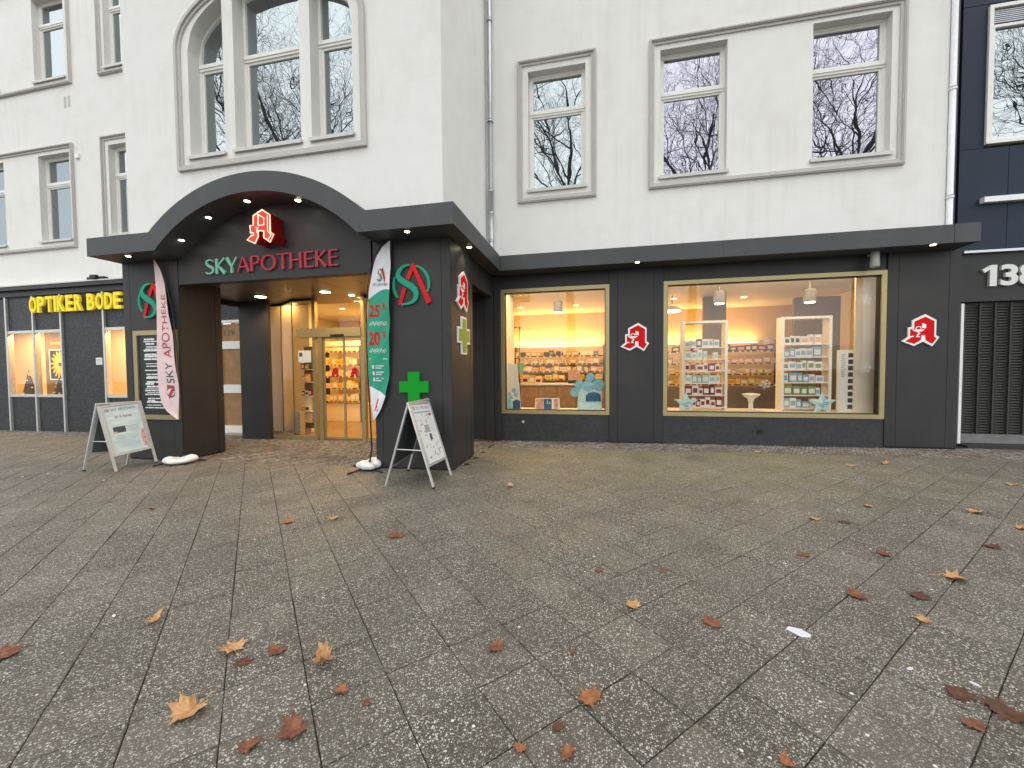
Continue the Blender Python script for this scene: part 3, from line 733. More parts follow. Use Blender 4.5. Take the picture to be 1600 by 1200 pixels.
gbox('sensor', -5.95, -5.62, 8.055, 8.0845, 2.352, 2.40, m_='black')
gpane((-6.385, 8.15), (-5.2, 8.15), 2.55, 3.25)
gpane((-6.385, 8.155), (-6.30, 8.155), .0, 2.35)
for x0, x1, y in ((-6.214, -5.668, 8.165), (-5.672, -5.201, 8.135)):
    f = MB(); f.rring(x0, x1, .012, 2.349, .034, -.018, .018, (0, y, 0)); d = build('sliding_door', f, 'gold', ent)
    g = MB(); g.quad((x0+.03, y, .04), (x1-.03, y, .04), (x1-.03, y, 2.32), (x0+.03, y, 2.32)); build('pane', g, 'shop_glass', d)
pn = MB(); c_ = onY(476, 557, 8.13); pn.box(c_.x-.17, c_.x+.17, 8.128, 8.131, c_.z-.14, c_.z+.14); pn.box(c_.x-.14, c_.x-.06, 8.126, 8.1279, c_.z, c_.z+.09, 1)
build('notice', pn, ['print_white', 'print_dark'], ent)

# down-lights in the canopy and the porch: each disc is a fitting with its own lamp
def downlight(p, r=.045, power=8, parent=canopy, spot=100, n=(0, 0, -1), colr=(1, .78, .48)):
    b = MB(); b.lathe([(r*1.35, .0), (r*1.35, .012)], (p[0], p[1], p[2]-.008), 18, 1); b.lathe([(r, 0), (r, .006)], (p[0], p[1], p[2]-.0125), 18, 0)
    o = build('downlight', b, ['lamp_disc', 'lamp_body'], parent)
    l = bpy.data.lights.new('downlight_lamp', 'SPOT'); l.energy = power; l.spot_size = R(spot); l.spot_blend = .6; l.color = colr; l.shadow_soft_size = .03
    lo = bpy.data.objects.new('downlight_lamp', l); col.objects.link(lo); lo.parent = o; lo.location = (0, 0, -.02)
def on_plane_z(px, py, z):
    d = ray(px, py); return Vector((0, 0, EYE)) + d * ((z-EYE)/d.z)
for px, py in ((1458, 382), (996, 409.5), (733, 386), (636, 361.5), (200, 400)):
    p = on_plane_z(px, py, ZC0-.004); downlight((p.x, p.y, ZC0), .035, 5.0)
for px in (268, 325, 396, 472):
    x = {268: -6.98, 325: -6.40, 396: -5.62, 472: -4.66}[px]; z = CZ+math.sqrt(RI**2-(x-CX)**2)
    downlight((x, 5.60, z-.01), .04, 3)
for px, py, r in ((407, 463.5, .11), (508, 456, .10), (556, 463, .06)):
    p = on_plane_z(px, py, 3.25); downlight((p.x, min(p.y, 8.0), 3.252), r, 44 if r > .07 else 20, ph, 150, colr=(1, .66, .34))
downlight((-3.9, 7.2, 3.252), .10, 34, ph, 150, colr=(1, .66, .34))

# ------------------------------------------------------------------ signs on the pharmacy
OPT = {  # flared capitals: strokes of (points, widths) on a unit-high box, and advance width
 'S': ([([(.44,.82),(.36,.93),(.25,.96),(.13,.90),(.09,.76),(.15,.62),(.28,.52),(.41,.41),(.46,.26),(.40,.11),(.27,.04),(.14,.06),(.04,.16)], [.05,.06,.08,.10,.12,.13,.14,.14,.12,.10,.07,.06,.04])], .54),
 'K': ([([(.09,0),(.09,.5),(.09,1)], [.15,.13,.15]), ([(.50,1),(.14,.52)], [.10,.06]), ([(.15,.55),(.52,.0)], [.10,.17])], .60),
 'Y': ([([(.27,0),(.27,.46)], [.14,.12]), ([(.02,1),(.26,.44)], [.17,.12]), ([(.53,1),(.29,.44)], [.09,.06])], .58),
 'A': ([([(.0,0),(.27,1)], [.06,.06]), ([(.27,1.0),(.56,0)], [.08,.17]), ([(.10,.33),(.44,.33)], [.07,.07])], .62),
 'P': ([([(.09,0),(.09,.5),(.09,1)], [.15,.13,.15]), ([(.12,.965),(.28,.965),(.42,.90),(.46,.74),(.41,.57),(.28,.48),(.12,.48)], [.07,.08,.11,.13,.11,.07,.05])], .54),
 'O': ([([(.38+.32*math.cos(R(90+a)), .5+.46*math.sin(R(90+a))) for a in range(0, 361, 20)], [.07+.07*abs(math.sin(R(a))) for a in range(0, 361, 20)])], .80),
 'T': ([([(.28,0),(.28,.94)], [.15,.13]), ([(.0,.965),(.57,.965)], [.075,.075])], .58),
 'H': ([([(.09,0),(.09,.5),(.09,1)], [.15,.13,.15]), ([(.55,0),(.55,.5),(.55,1)], [.15,.13,.15]), ([(.12,.53),(.52,.53)], [.07,.07])], .69),
 'E': ([([(.09,0),(.09,.5),(.09,1)], [.15,.13,.15]), ([(.13,.962),(.46,.962)], [.075,.08]), ([(.13,.53),(.42,.53)], [.07,.075]), ([(.13,.038),(.48,.038)], [.075,.08])], .53)}
sg = thing('shop_sign', (-5.43, 5.84, 3.27), 'raised green and red capital letters reading SKY APOTHEKE over the porch', 'sign')
adv = [('S', 'letter_green'), ('K', 'letter_green'), ('Y', 'letter_green')] + [(c, 'letter_red') for c in 'APOTHEKE']
tot = sum(OPT[c][1] for c, _ in adv)
X0_, X1_, HT = -6.768, -4.095, .262
kx = (X1_-X0_)/tot; x = X0_
for c, mm in adv:
    b = MB()
    for k, (pts, ws) in enumerate(OPT[c][0]):
        b.stroke([(x+p[0]*kx, 3.277+p[1]*HT) for p in pts], [w*(kx*.55+HT*.45) for w in ws], .0, .035+k*.0011, (0, 5.85, 0))
    build('letter', b, mm, sg); x += OPT[c][1]*kx
# neon A
NP = [(535,200),(715,320),(725,720),(805,775),(725,955),(575,850),(575,690),(440,690),(440,830),(370,985),(190,905),(285,800),(340,800),(335,740),(270,745),(250,570),(330,570),(330,340)]
def npx(a, b): p = onY(375+a/15, 315+b/15, 5.58); return (p.x, p.z)
ns = thing('neon_sign', (-5.3, 5.7, 3.63), 'glowing red neon letter A in gothic style above the shop name', 'sign')
po = [npx(*p) for p in NP]
b = MB(); b.prism(po, -5.84, -5.585); build('case', b, 'neon_side', ns)
ctr = (sum(p[0] for p in po)/len(po), sum(p[1] for p in po)/len(po))
b = MB(); b.prism([(ctr[0]+(p[0]-ctr[0])*.97, ctr[1]+(p[1]-ctr[1])*.97) for p in po], -5.5849, -5.578); build('face', b, 'neon_face', ns)
b = MB(); tp = [(p[0], 5.565, p[1]) for p in po]; b.tube(tp+[tp[0]], .0085, 6); build('neon_tube', b, 'neon_tube', ns)
b = MB(); q = [npx(*p) for p in ((440, 310), (575, 390), (575, 550), (440, 570))]; b.tube([(p[0], 5.565, p[1]) for p in q+[q[0]]], .0075, 6); build('neon_tube', b, 'neon_tube', ns)
b = MB(); q = [npx(*p) for p in ((655, 330), (665, 705), (745, 780), (680, 890))]; b.tube([(p[0], 5.566, p[1]) for p in q], .006, 6); build('neon_tube', b, 'neon_tube', ns)
b = MB(); q = [npx(*p) for p in ((380, 610), (420, 640), (450, 605))]; b.tube([(p[0], 5.566, p[1]) for p in q], .006, 6); q = [npx(*p) for p in ((420, 640), (400, 720), (440, 740))]; b.tube([(p[0], 5.567, p[1]) for p in q], .005, 6); build('neon_tube', b, 'neon_tube', ns)
# flat pharmacy emblem
EO = [(650,170),(910,310),(910,665),(990,710),(830,920),(610,805),(400,905),(105,790),(255,690),(255,465),(345,460),(345,305)]
ER = [(650,228),(862,340),(862,695),(922,733),(820,862),(668,775),(655,655),(565,655),(553,770),(398,853),(192,790),(335,702),(302,690),(302,508),(397,500),(397,335)]
def emblem(o, fr, label, w=.565, h=.571, name='pharmacy_emblem'):
    uv = lambda p: ((p[0]-548)/885*w, (545-p[1])/750*h)
    t_ = thing(name, Vector(o)-fr[1]*h/2, label, 'sign', 'red gothic letter emblems')
    b = MB(); b.prism([uv(p) for p in EO], .0, .03, o, fr); build('backing', b, 'white_paint', t_)
    b = MB(); b.prism([uv(p) for p in ER], .03, .034, o, fr); build('face', b, 'red_sign', t_)
    b = MB(); b.prism([uv(p) for p in ((572,372),(668,408),(668,497),(572,492))], .034, .037, o, fr)
    b.prism([uv(p) for p in ((325,520),(645,520),(565,572),(430,577))], .034, .037, o, fr)
    b.stroke([uv(p) for p in ((425,512),(445,470),(490,450),(535,465),(555,500))], .016, .034, .0378, o, fr)
    b.stroke([uv(p) for p in ((470,574),(515,615),(465,650),(480,680))], [.02, .03, .024, .03], .034, .0386, o, fr)
    b.prism([uv(p) for p in ((430,702),(530,702),(520,682),(440,682))], .034, .0394, o, fr)
    b.stroke([uv(p) for p in ((300,690),(385,680))], .022, .034, .037, o, fr)
    build('chalice', b, 'white_paint', t_)
    return t_
emblem((.728, 8.552, 2.208), FRONT, 'red and white gothic A emblem on the pillar between the two display windows')
emblem((5.61, 8.552, 2.205), FRONT, 'red and white gothic A emblem on the far right panel beside the gate')
SIDE = (Vector((0, 1, 0)), Vector((0, 0, 1)), Vector((1, 0, 0)))
emblem((-2.21, 6.34, 2.87), SIDE, 'red and white gothic A emblem seen edge-on on the side of the porch pier', .60, .66)
def cross_poly(w, h, tw, th): return [(-tw,-h),(tw,-h),(tw,-th),(w,-th),(w,th),(tw,th),(tw,h),(-tw,h),(-tw,th),(-w,th),(-w,-th),(-tw,-th)]
t_ = thing('cross_sign', (-2.21, 6.40, 1.83), 'olive green cross with white border on the side of the porch pier', 'sign')
b = MB(); b.prism(cross_poly(.30, .31, .13, .13), 0, .025, (-2.21, 6.40, 2.135), SIDE); build('backing', b, 'white_paint', t_)
b = MB(); b.prism(cross_poly(.27, .28, .10, .10), .025, .029, (-2.21, 6.40, 2.135), SIDE); build('face', b, 'cross_olive', t_)
t_ = thing('cross_sign', (-2.826, 5.82, 1.08), 'solid bright green cross on the pier front above the sandwich board', 'sign')
b = MB(); b.prism(cross_poly(.245, .235, .096, .088), 0, .05, (-2.826, 5.85, 1.305)); build('body', b, 'cross_green', t_)
# SA logo
def salogo(o, label, s=1.0, mats=('logo_green', 'logo_red'), depth=.03, fr=FRONT, parent=None, fn=None, ring=.046):
    uv = lambda a, b: ((a-572)*.000807*s, (583-b)*.000758*s)
    t_ = thing('logo_sign', Vector(o)-Vector((0, 0, .32)), label, 'sign', 'round logo signs') if parent is None else parent
    c = (0, 0); r = .298*s; rw = ring*s
    def arc_(a0, a1): return [(c[0]+r*math.cos(R(a0+(a1-a0)*i/16)), c[1]+r*math.sin(R(a0+(a1-a0)*i/16))) for i in range(17)]
    b = MB(); b.stroke(arc_(74, -24), [rw*(.55+.45*math.sin(math.pi*i/16)) for i in range(17)], 0, depth, o, fr); b.stroke(arc_(154, 222), [rw*(.6+.4*math.sin(math.pi*i/16)) for i in range(17)], 0, depth, o, fr); build('ring', b, mats[0], t_)
    sp = [(560,190),(480,190),(400,225),(330,300),(305,380),(340,460),(420,520),(500,570),(580,620),(650,690),(685,780),(670,870),(610,940),(520,975),(370,985)]
    sw = [.030,.036,.05,.066,.078,.088,.092,.094,.094,.09,.084,.07,.052,.036,.028]
    b = MB(); b.stroke([uv(*p) for p in sp], [w*s for w in sw], depth*.2, depth*1.35, o, fr); build('letter_s', b, mats[0], t_)
    b = MB(); b.stroke([uv(620, 185), uv(500, 470)], .062*s, 0, depth*.8, o, fr); b.stroke([uv(435, 640), uv(322, 985)], .062*s, 0, depth*.8, o, fr); b.stroke([uv(608, 165), uv(945, 975)], [.05*s, .088*s], 0, depth*1.1, o, fr); build('letter_a', b, mats[1], t_)
    return t_
salogo((-2.852, 5.85, 2.903), 'round green and red SA logo on the right porch pier above the green cross')
salogo((-7.985, 5.85, 2.88), 'round green and red SA logo on the left porch pier, half behind the pink flag')
# display case on the left pier
dc = thing('display_case', (-7.93, 5.82, .70), 'gold framed black notice case with lines of white print on the left pier', 'notice board')
b = MB(); b.rring(-8.43, -7.44, .70, 2.335, .085, 0, .05, (0, 5.85, 0)); build('frame', b, 'gold', dc)
b = MB(); b.box(-8.345, -7.525, 5.825, 5.848, .785, 2.25); build('board', b, 'poster_dark', dc)
b = MB(); z = 2.16
while z > .86:
    hh = random.choice((.014, .02, .03)); x0 = -8.20+random.uniform(-.02, .05); n_ = random.randint(2, 4); xx = x0
    for _ in range(n_):
        wd = random.uniform(.05, .2)
        if xx+wd > -7.62: break
        b.box(xx, xx+wd, 5.8235, 5.8249, z, z+hh); xx += wd+.012
    z -= random.choice((.035, .05, .075))
build('print', b, 'print_white', dc)
# flood light over window two
fl = thing('wall_light', (onY(1367, 405, 8.35).x, 8.4, 3.33), 'pale grey cylinder spotlight under the canopy above the large display window', 'lamp')
p = onY(1367, 405, 8.38); b = MB(); b.lathe([(.062, -.14), (.07, -.13), (.064, .13), (.05, .135)], (p.x, 8.38, p.z+.0), 18); build('housing', b, 'lamp_body', fl, smooth=True)
b = MB(); b.box(p.x-.015, p.x+.015, 8.38, 8.57, p.z+.10, p.z+.125); build('bracket', b, 'lamp_body', fl)

# ------------------------------------------------------------------ optician front
op = thing('optician_shopfront', (-14, 8.6, -.14), 'dark granite optician front with aluminium mullions at the left edge', 'shopfront')
def obox(name, m_, *a, parent=op): return pbox(name, m_, *a, parent=parent)
obox('cornice', 'granite', -22, -8.74, 8.42, 8.66, 3.99, 4.095); obox('cornice_cap', 'sill', -22, -8.74, 8.40, 8.66, 4.0951, 4.13); obox('fascia_band', 'granite', -22, -8.74, 8.53, 8.66, 3.83, 3.989)
cols = [(-19.5, -18.36), (-18.36, -17.262), (-17.262, -16.16), (-16.16, -15.062), (-15.062, -13.46), (-13.46, -12.35), (-12.35, -11.2), (-11.2, -9.65)]
ww = {2, 3, 5}
for i, (a, b) in enumerate(cols):
    rows = [(2.835, 3.829)] + ([(-.25, .875)] if i in ww else [(-.25, .856), (.856, 1.856), (1.856, 2.835)])
    for z0, z1 in rows: obox('granite_panel', 'granite', a+.033, b-.033, 8.60, 8.66, z0+.003, z1-.003)
obox('joint_backing', 'print_grey', -19.5, -17.3, 8.615, 8.65, -.3, 3.83); obox('joint_backing', 'print_grey', -15.03, -13.49, 8.615, 8.65, -.3, 3.83); obox('joint_backing', 'print_grey', -12.3, -9.7, 8.615, 8.65, -.3, 3.83)
for x in [c[0] for c in cols]+[-9.65]: obox('mullion', 'alu', x-.03, x+.03, 8.545, 8.66, -.25, 3.84)
for i in ww:
    a, b = cols[i]; a += .031; b -= .031
    f = MB(); f.ring([(a, .876), (b, .876), (b, 2.834), (a, 2.834)], [(a+.012, .95), (b-.012, .95), (b-.012, 2.76), (a+.012, 2.76)], -.08, .04, (0, 8.60, 0)); w = build('window', f, 'alu', op)
    g = MB(); g.quad((a, 8.63, .95), (b, 8.63, .95), (b, 8.63, 2.76), (a, 8.63, 2.76)); build('pane', g, 'shop_glass', w)
for a, b in ((-19.0, -15.03), (-14.9, -12.3)):
    n_ = MB(); n_.quad((a, 9.6, .8), (b, 9.6, .8), (b, 9.6, 3.0), (a, 9.6, 3.0)); n_.quad((a, 8.69, .8), (a, 9.6, .8), (a, 9.6, 3.0), (a, 8.69, 3.0)); n_.quad((b, 9.6, .8), (b, 8.69, .8), (b, 8.69, 3.0), (b, 9.6, 3.0))
    n_.quad((a, 8.69, .88), (b, 8.69, .88), (b, 9.6, .88), (a, 9.6, .88)); n_.quad((a, 8.69, 2.95), (a, 9.6, 2.95), (b, 9.6, 2.95), (b, 8.69, 2.95)); build('niche', n_, 'cream', op)
    lb = MB(); lb.box(a+.5, b-.3, 8.72, 8.80, 2.92, 2.945); lo_ = build('niche_lamp', lb, 'lamp_glow', op)
    l = bpy.data.lights.new('niche_light', 'AREA'); l.energy = 60 if b < -15 else 40; l.color = (1, .60, .26); l.shape = 'RECTANGLE'; l.size = b-a-1; l.size_y = .1; lo = bpy.data.objects.new('niche_light', l); col.objects.link(lo); lo.parent = lo_; lo.location = (0, .1, -.02)
nb0 = onY(71, 560, 9.5).x; n_ = MB(); n_.box(nb0, nb0+2.4, 9.5, 9.55, .88, 2.94); build('niche_panel', n_, 'int_taupe', op)
so = thing('optician_sign', (-14.4, 8.5, 3.31), 'yellow block letters reading OPTIKER BODE on the granite front', 'sign')
widths = {'I': .42, ' ': .45}
seq = 'OPTIKER BODE'; tot = sum(widths.get(c, 1) for c in seq); x = -16.09; kx = (-12.60+16.09)/tot
for c in seq:
    w_ = widths.get(c, 1)*kx
    if c != ' ':
        b = MB(); text_box(b, c, x+.025, x+w_-.025, 3.315, 3.765, .06, (0, 8.50, 0), bold=.028); b2 = build('letter', b, 'yellow_sign', so)
    x += w_
np_ = thing('notice_plate', (-13.727, 8.59, 1.80), 'small white notice plate on the granite optician wall', 'sign')
b = MB(); b.box(-13.84, -13.61, 8.585, 8.5995, 1.80, 2.0); build('plate', b, 'print_white', np_); b = MB(); [b.box(-13.81, -13.66+random.uniform(-.04, .02), 8.5835, 8.5849, 1.84+k*.035, 1.852+k*.035) for k in range(4)]; build('print', b, 'print_grey', np_)
cs = thing('floodlight', (-13.35, 8.35, 4.135), 'small black floodlight lying on the optician cornice', 'lamp'); b = MB(); b.box(-13.75, -13.15, 8.40, 8.52, 4.135, 4.20); b.box(-13.55, -13.35, 8.34, 8.42, 4.15, 4.24); build('housing', b, 'black', cs)
# goods in the optician's window
def cone_tree(x, y, z, h, r, label):
    t_ = thing('cone_ornament', (x, y, z), label, 'ornament')
    b = MB(); b.lathe([(r, 0), (r*.9, .03), (.006, h)], (x, y, z), 9); build('cone', b, 'pb_dark', t_)
    b = MB()
    for k in range(16):
        a = random.uniform(0, 6.28); f = random.uniform(.05, .9); rr = r*(1-f)*1.0
        b.lathe([(.02, 0), (.02, .045)], (x+rr*math.cos(a), y+rr*math.sin(a), z+f*h), 6)
    build('flakes', b, 'pb_cream', t_)
c1_, c2_ = onY(47, 617, 8.9), onY(94, 617, 8.85)
cone_tree(c1_.x, 8.9, .881, .80, .17, 'black and cream cone ornament in the leftmost optician window')
cone_tree(c2_.x, 8.85, .881, .55, .17, 'black and cream cone ornament in the optician window below the yellow flower picture')
q0, q1 = onY(80, 592, 9.3), onY(103, 547, 9.3); px0, px1, pz0, pz1 = q0.x, q1.x, q0.z, q1.z; fcx, fcz = px0+(px1-px0)*.62, (pz0+pz1)/2
pc = thing('picture', ((px0+px1)/2, 9.3, pz0), 'framed picture of a yellow flower on black in the optician window', 'picture')
b = MB(); b.box(px0, px1, 9.30, 9.34, pz0, pz1); build('board', b, 'black', pc); b = MB(); b.rring(px0-.03, px1+.03, pz0-.03, pz1+.03, .03, 0, .05, (0, 9.34, 0)); build('frame', b, 'white_paint', pc)
for k in range(17):
    a = R(360/17*k+5); sz = (px1-px0)*.6; b = MB(); b.stroke([(fcx+.15*sz*math.cos(a), fcz+.15*sz*math.sin(a)), (fcx+.55*sz*math.cos(a), fcz+.6*sz*math.sin(a)), (fcx+.92*sz*math.cos(a), fcz+1.05*sz*math.sin(a))], [.03, .085, .03], .0, .012+.0005*k, (0, 9.30, 0))
    if min(v[0] for v in b.v) > px0 and max(v[0] for v in b.v) < px1+.01: build('petal', b, 'pb_yellow', pc)
t_ = thing('window_lettering', (px0+.3, 9.47, pz1+.1), 'small yellow lettering OPTIKER above the flower picture', 'sign'); l0, l1 = onY(77.5, 539, 9.48), onY(98, 534, 9.48); b = MB(); text_box(b, 'OPTIKER', l0.x, l1.x, l0.z, l1.z, .008, (0, 9.498, 0), bold=.02); build('letters', b, 'pb_yellow', t_)
# house door 139
hd = thing('house_door', (-9.3, 8.6, -.06), 'wood and white house entrance door numbered 139, seen through the porch', 'door')
b = MB(); b.rring(-9.62, -8.80, -.1, 2.90, .07, -.06, .03, (0, 8.60, 0)); build('frame', b, 'sash', hd)
for z0, z1 in ((.18, 1.02), (1.24, 2.16), (2.36, 2.80)):
    b = MB(); b.box(-9.55, -8.87, 8.62, 8.64, z0, z1); build('pane', b, 'wood', hd)
for z0, z1 in ((-.03, .18), (1.02, 1.24), (2.16, 2.36)): b = MB(); b.box(-9.549, -8.871, 8.585, 8.645, z0+.001, z1-.001); build('rail', b, 'sash', hd)
b = MB(); text_box(b, '139', -9.47, -9.18, 2.50, 2.66, .004, (0, 8.62, 0)); build('number', b, 'print_dark', hd)
obox('granite_panel', 'granite', -9.617, -8.70, 8.60, 8.66, 2.905, 3.829)

# ------------------------------------------------------------------ navy office building on the right with gate and number
YN = 9.05
nb_ = thing('office_building', (8.5, YN, .1), 'dark navy panelled office building at the right edge', 'building')
xe = onY(1500, 200, YN).x
def nbx(name, m_, *a): return pbox(name, m_, *a, parent=nb_)
zl = onY(1560, 393, YN).z; zj1 = onY(1500, 235, YN).z; zj2 = onY(1510, 17, YN).z; xj = onY(1572, 380, YN).x
wx0, wx1 = onY(1541, 120, YN).x, onY(1541, 120, YN).x+2.2
wz0 = onY(1543, 226, YN).z; wz1 = onY(1549, 10, YN).z
nbx('core', 'black', xe+.02, 16, YN+.12, YN+8, .0, 14)
for x0, x1 in ((xe, xj), (xj, xj+1.5), (xj+1.5, xj+3), (xj+3, 16)):
    nbx('panel', 'navy', x0+.004, x1-.004, YN, YN+.029, zl+.05, wz0-.06)
nbx('panel', 'navy', xe+.004, wx0-.004, YN, YN+.029, wz0-.052, wz1+.04); nbx('panel', 'navy', wx1+.004, 16, YN, YN+.029, wz0-.052, wz1+.04); nbx('panel', 'navy', xe+.004, 16, YN, YN+.029, wz1+.05, 14)
f = MB(); f.rring(wx0, wx1, wz0, wz1, .06, -.1, .04, (0, YN, 0)); w = build('window', f, 'sash', nb_); f = MB(); f.rring(wx0+.061, wx1-.061, wz0+.061, wz1-.33, .05, -.08, .0, (0, YN, 0)); build('sash', f, 'sash', w)
g = MB(); g.quad((wx0+.1, YN+.05, wz0+.1), (wx1-.1, YN+.05, wz0+.1), (wx1-.1, YN+.05, wz1-.36), (wx0+.1, YN+.05, wz1-.36)); build('pane', g, 'pane_cool', w)
vn = MB()
for k in range(7): vn.box(wx0+.065, wx1-.065, YN+.0, YN+.03, wz1-.30+k*.033, wz1-.285+k*.033)
build('louvre', vn, 'zinc', w); g = MB(); g.box(wx0+.06, wx1-.06, YN+.035, YN+.04, wz1-.33, wz1-.05); build('louvre_back', g, 'print_dark', w)
nbx('ledge', 'zinc', xe+.05, 16, YN-.10, YN+.03, zl-.02, zl+.022)
pz = onY(1537, 312, YN-.08); nbx('light_bar', 'white_paint', pz.x, pz.x+2.5, YN-.10, YN-.002, pz.z-.05, pz.z+.045)
zg = onY(1540, 471, YN).z
nbx('number_band', 'clad', xe+.03, 16, YN-.02, YN+.029, zg, zl-.025)
gx0 = onY(1501, 600, YN).x
nbx('gate_post', 'white_paint', gx0-.045, gx0, YN-.03, YN+.08, .05, zg-.03)
nbx('threshold', 'plinth', gx0-.05, 16, YN-.25, YN+.1, -.05, G(7.5, YN)+.02)
bp_ = MB(); bp_.tube([(6.20, YW+.22, .3), (6.20, YW+.22, 14)], .06, 12); build('drain_pipe', bp_, 'blackpipe', nb_)
nbx('gap_shade', 'black', 5.98, xe+.02, YW+.5, YW+.55, .0, 14)  # black sheet stands in for the shade between the two buildings
hn = thing('house_number', (7.1, YN-.05, 3.0), 'large brushed steel house number 138 over the gate', 'sign')
nx0 = onY(1534, 430, YN-.06).x; nz0 = onY(1553, 447, YN-.06).z; nz1 = onY(1553, 414, YN-.06).z; dgt = (onY(1594, 430, YN-.06).x-nx0)/2.05
for k, c in enumerate('138'):
    b = MB()
    if c == '1':
        hh = nz1-nz0; xr = nx0+.80*dgt; b.prism([(xr-.105, nz0), (xr, nz0), (xr, nz1), (xr-.09, nz1), (nx0, nz1-.20*hh), (nx0+.035, nz1-.36*hh), (xr-.105, nz1-.22*hh)], 0, .05, (0, YN-.02, 0))
    else: text_box(b, c, nx0+k*dgt, nx0+(k+.93)*dgt, nz0, nz1, .05, (0, YN-.02, 0), bold=.03)
    build('digit', b, 'steel_letter', hn)
gt = thing('shutter_gate', (8.2, YN, .1), 'grey slatted metal shutter gate closed under the number 138', 'gate')
zb0 = G(7.3, YN)+.03
b = MB(); b.box(gx0+.005, 10.5, YN+.02, YN+.06, zb0, zb0+.17); build('bottom_rail', b, 'gate_rail', gt)
sp_ = onY(1549, 560, YN).x-onY(1525, 560, YN).x; x = gx0+.05
while x < 10.5:
    b = MB(); b.box(x-.011, x+.011, YN+.018, YN+.055, zb0+.171, zg-.04); build('upright', b, 'gate_metal', gt); x += sp_
slm = None; z = zb0+.20; k = 0
while z < zg-.05:
    if slm is None:
        b = MB(); b.prism([(0, 0), (.02, .004), (.024, .026), (.004, .022)], 0, 4.0, (gx0+.01, YN+.056, z), (Vector((0, 1, 0)), Vector((0, 0, 1)), Vector((1, 0, 0)))); slm = build('slat', b, 'gate_metal', gt); zs0 = z
    else:
        o = slm.copy(); col.objects.link(o); o.location = slm.location+Vector((0, 0, z-zs0))
    z += .0505
b = MB(); b.box(gx0+.005, 10.6, YN+.09, YN+.1, .0, zg); build('backing', b, 'black', gt)

# ------------------------------------------------------------------ shop interior
fl_ = MB(); fl_.box(-9.4, 5.95, 8.2, 13.2, -.08, -.005); struct('shop_floor', fl_, 'int_floor')
cl_ = MB(); cl_.box(-9.4, 5.95, 8.71, 13.2, 3.36, 3.45); struct('shop_ceiling', cl_, 'int_white')
bw = MB(); bw.box(-9.4, 5.95, 13.0, 13.15, -.05, 3.36); struct('shop_back_wall', bw, 'int_wall')
for x in (-9.4, 5.80):
    s_ = MB(); s_.box(x, x+.12, 8.75, 13.0, -.05, 3.36); struct('shop_side_wall', s_, 'int_white')
s_ = MB(); s_.box(-2.30, -2.02, 8.72, 9.66, .0, 3.36); struct('shop_wall_return', s_, 'int_white')
s_ = MB(); s_.box(-8.6, -7.30, 9.05, 9.15, -.05, 3.36); struct('shop_wall_return', s_, 'int_white')
sl_ = MB(); sl_.box(-2.0, .95, 8.72, 9.25, .55, .675); struct('window_board', sl_, 'int_white'); sl_ = MB(); sl_.box(.96, 5.78, 8.72, 9.5, .55, .69); struct('window_board', sl_, 'int_white')
def room_lamp(x, y, z, sx_, sy_, e_, where, c=(1, .55, .16), up=False, disc=False):
    """a fitting and its light: flush disc, added trough out of view behind the window head, or LED strip shining up the wall"""
    t_ = thing('ceiling_light' if not up else 'led_strip', (x, y, z), where, 'lamp')
    b = MB()
    if disc: b.lathe([(.07, 0), (.07, .012)], (x, y, z-.012), 16)
    else: b.box(x-sx_/2, x+sx_/2, y-sy_/2, y+sy_/2, z-.02, z)
    build('diffuser', b, 'lamp_glow', t_)
    l = bpy.data.lights.new('room_light', 'AREA'); l.shape = 'RECTANGLE'; l.size = .16 if disc else sx_; l.size_y = .16 if disc else sy_; l.energy = e_; l.color = c
    o = bpy.data.objects.new('room_light', l); col.objects.link(o); o.parent = t_; o.location = (0, 0, .012 if up else -.03)
    if up: o.rotation_euler = (math.pi, 0, 0)
room_lamp(-.95, 9.0, 3.358, 1.8, .2, 16, 'added unseen light trough behind the head of the small display window', (1, .72, .42))  # added out of view to light the small window from the front
room_lamp(3.1, 9.0, 3.358, 3.4, .2, 15, 'added unseen light trough behind the head of the large display window', (1, .70, .40))  # added out of view to light the racks from the front
room_lamp(-1.4, 12.86, 2.32, 3.0, .05, 32, 'LED strip on the shelf behind the counter shining up the wall', up=True)
room_lamp(2.9, 12.86, 2.32, 3.2, .05, 24, 'LED strip on the shelf behind the racks shining up the wall', up=True)
for x, y, e_, lb in ((-2.2, 11.4, 22, 'recessed ceiling lamp left of the counter'), (-.6, 11.4, 22, 'recessed ceiling lamp right of the counter'), (1.9, 11.0, 12, 'recessed ceiling lamp behind the left product rack'), (3.6, 11.2, 8, 'recessed ceiling lamp behind the pedestal bowl'), (-5.6, 9.6, 50, 'recessed ceiling lamp just inside the sliding doors'), (-7.2, 10.3, 60, 'recessed ceiling lamp over the entrance shelf wall'), (-6.4, 11.6, 30, 'recessed ceiling lamp deep inside the entrance'), (-7.9, 8.85, 22, 'recessed ceiling lamp behind the slanted entrance glass')):
    room_lamp(x, y, 3.359, 0, 0, e_, lb, disc=True)
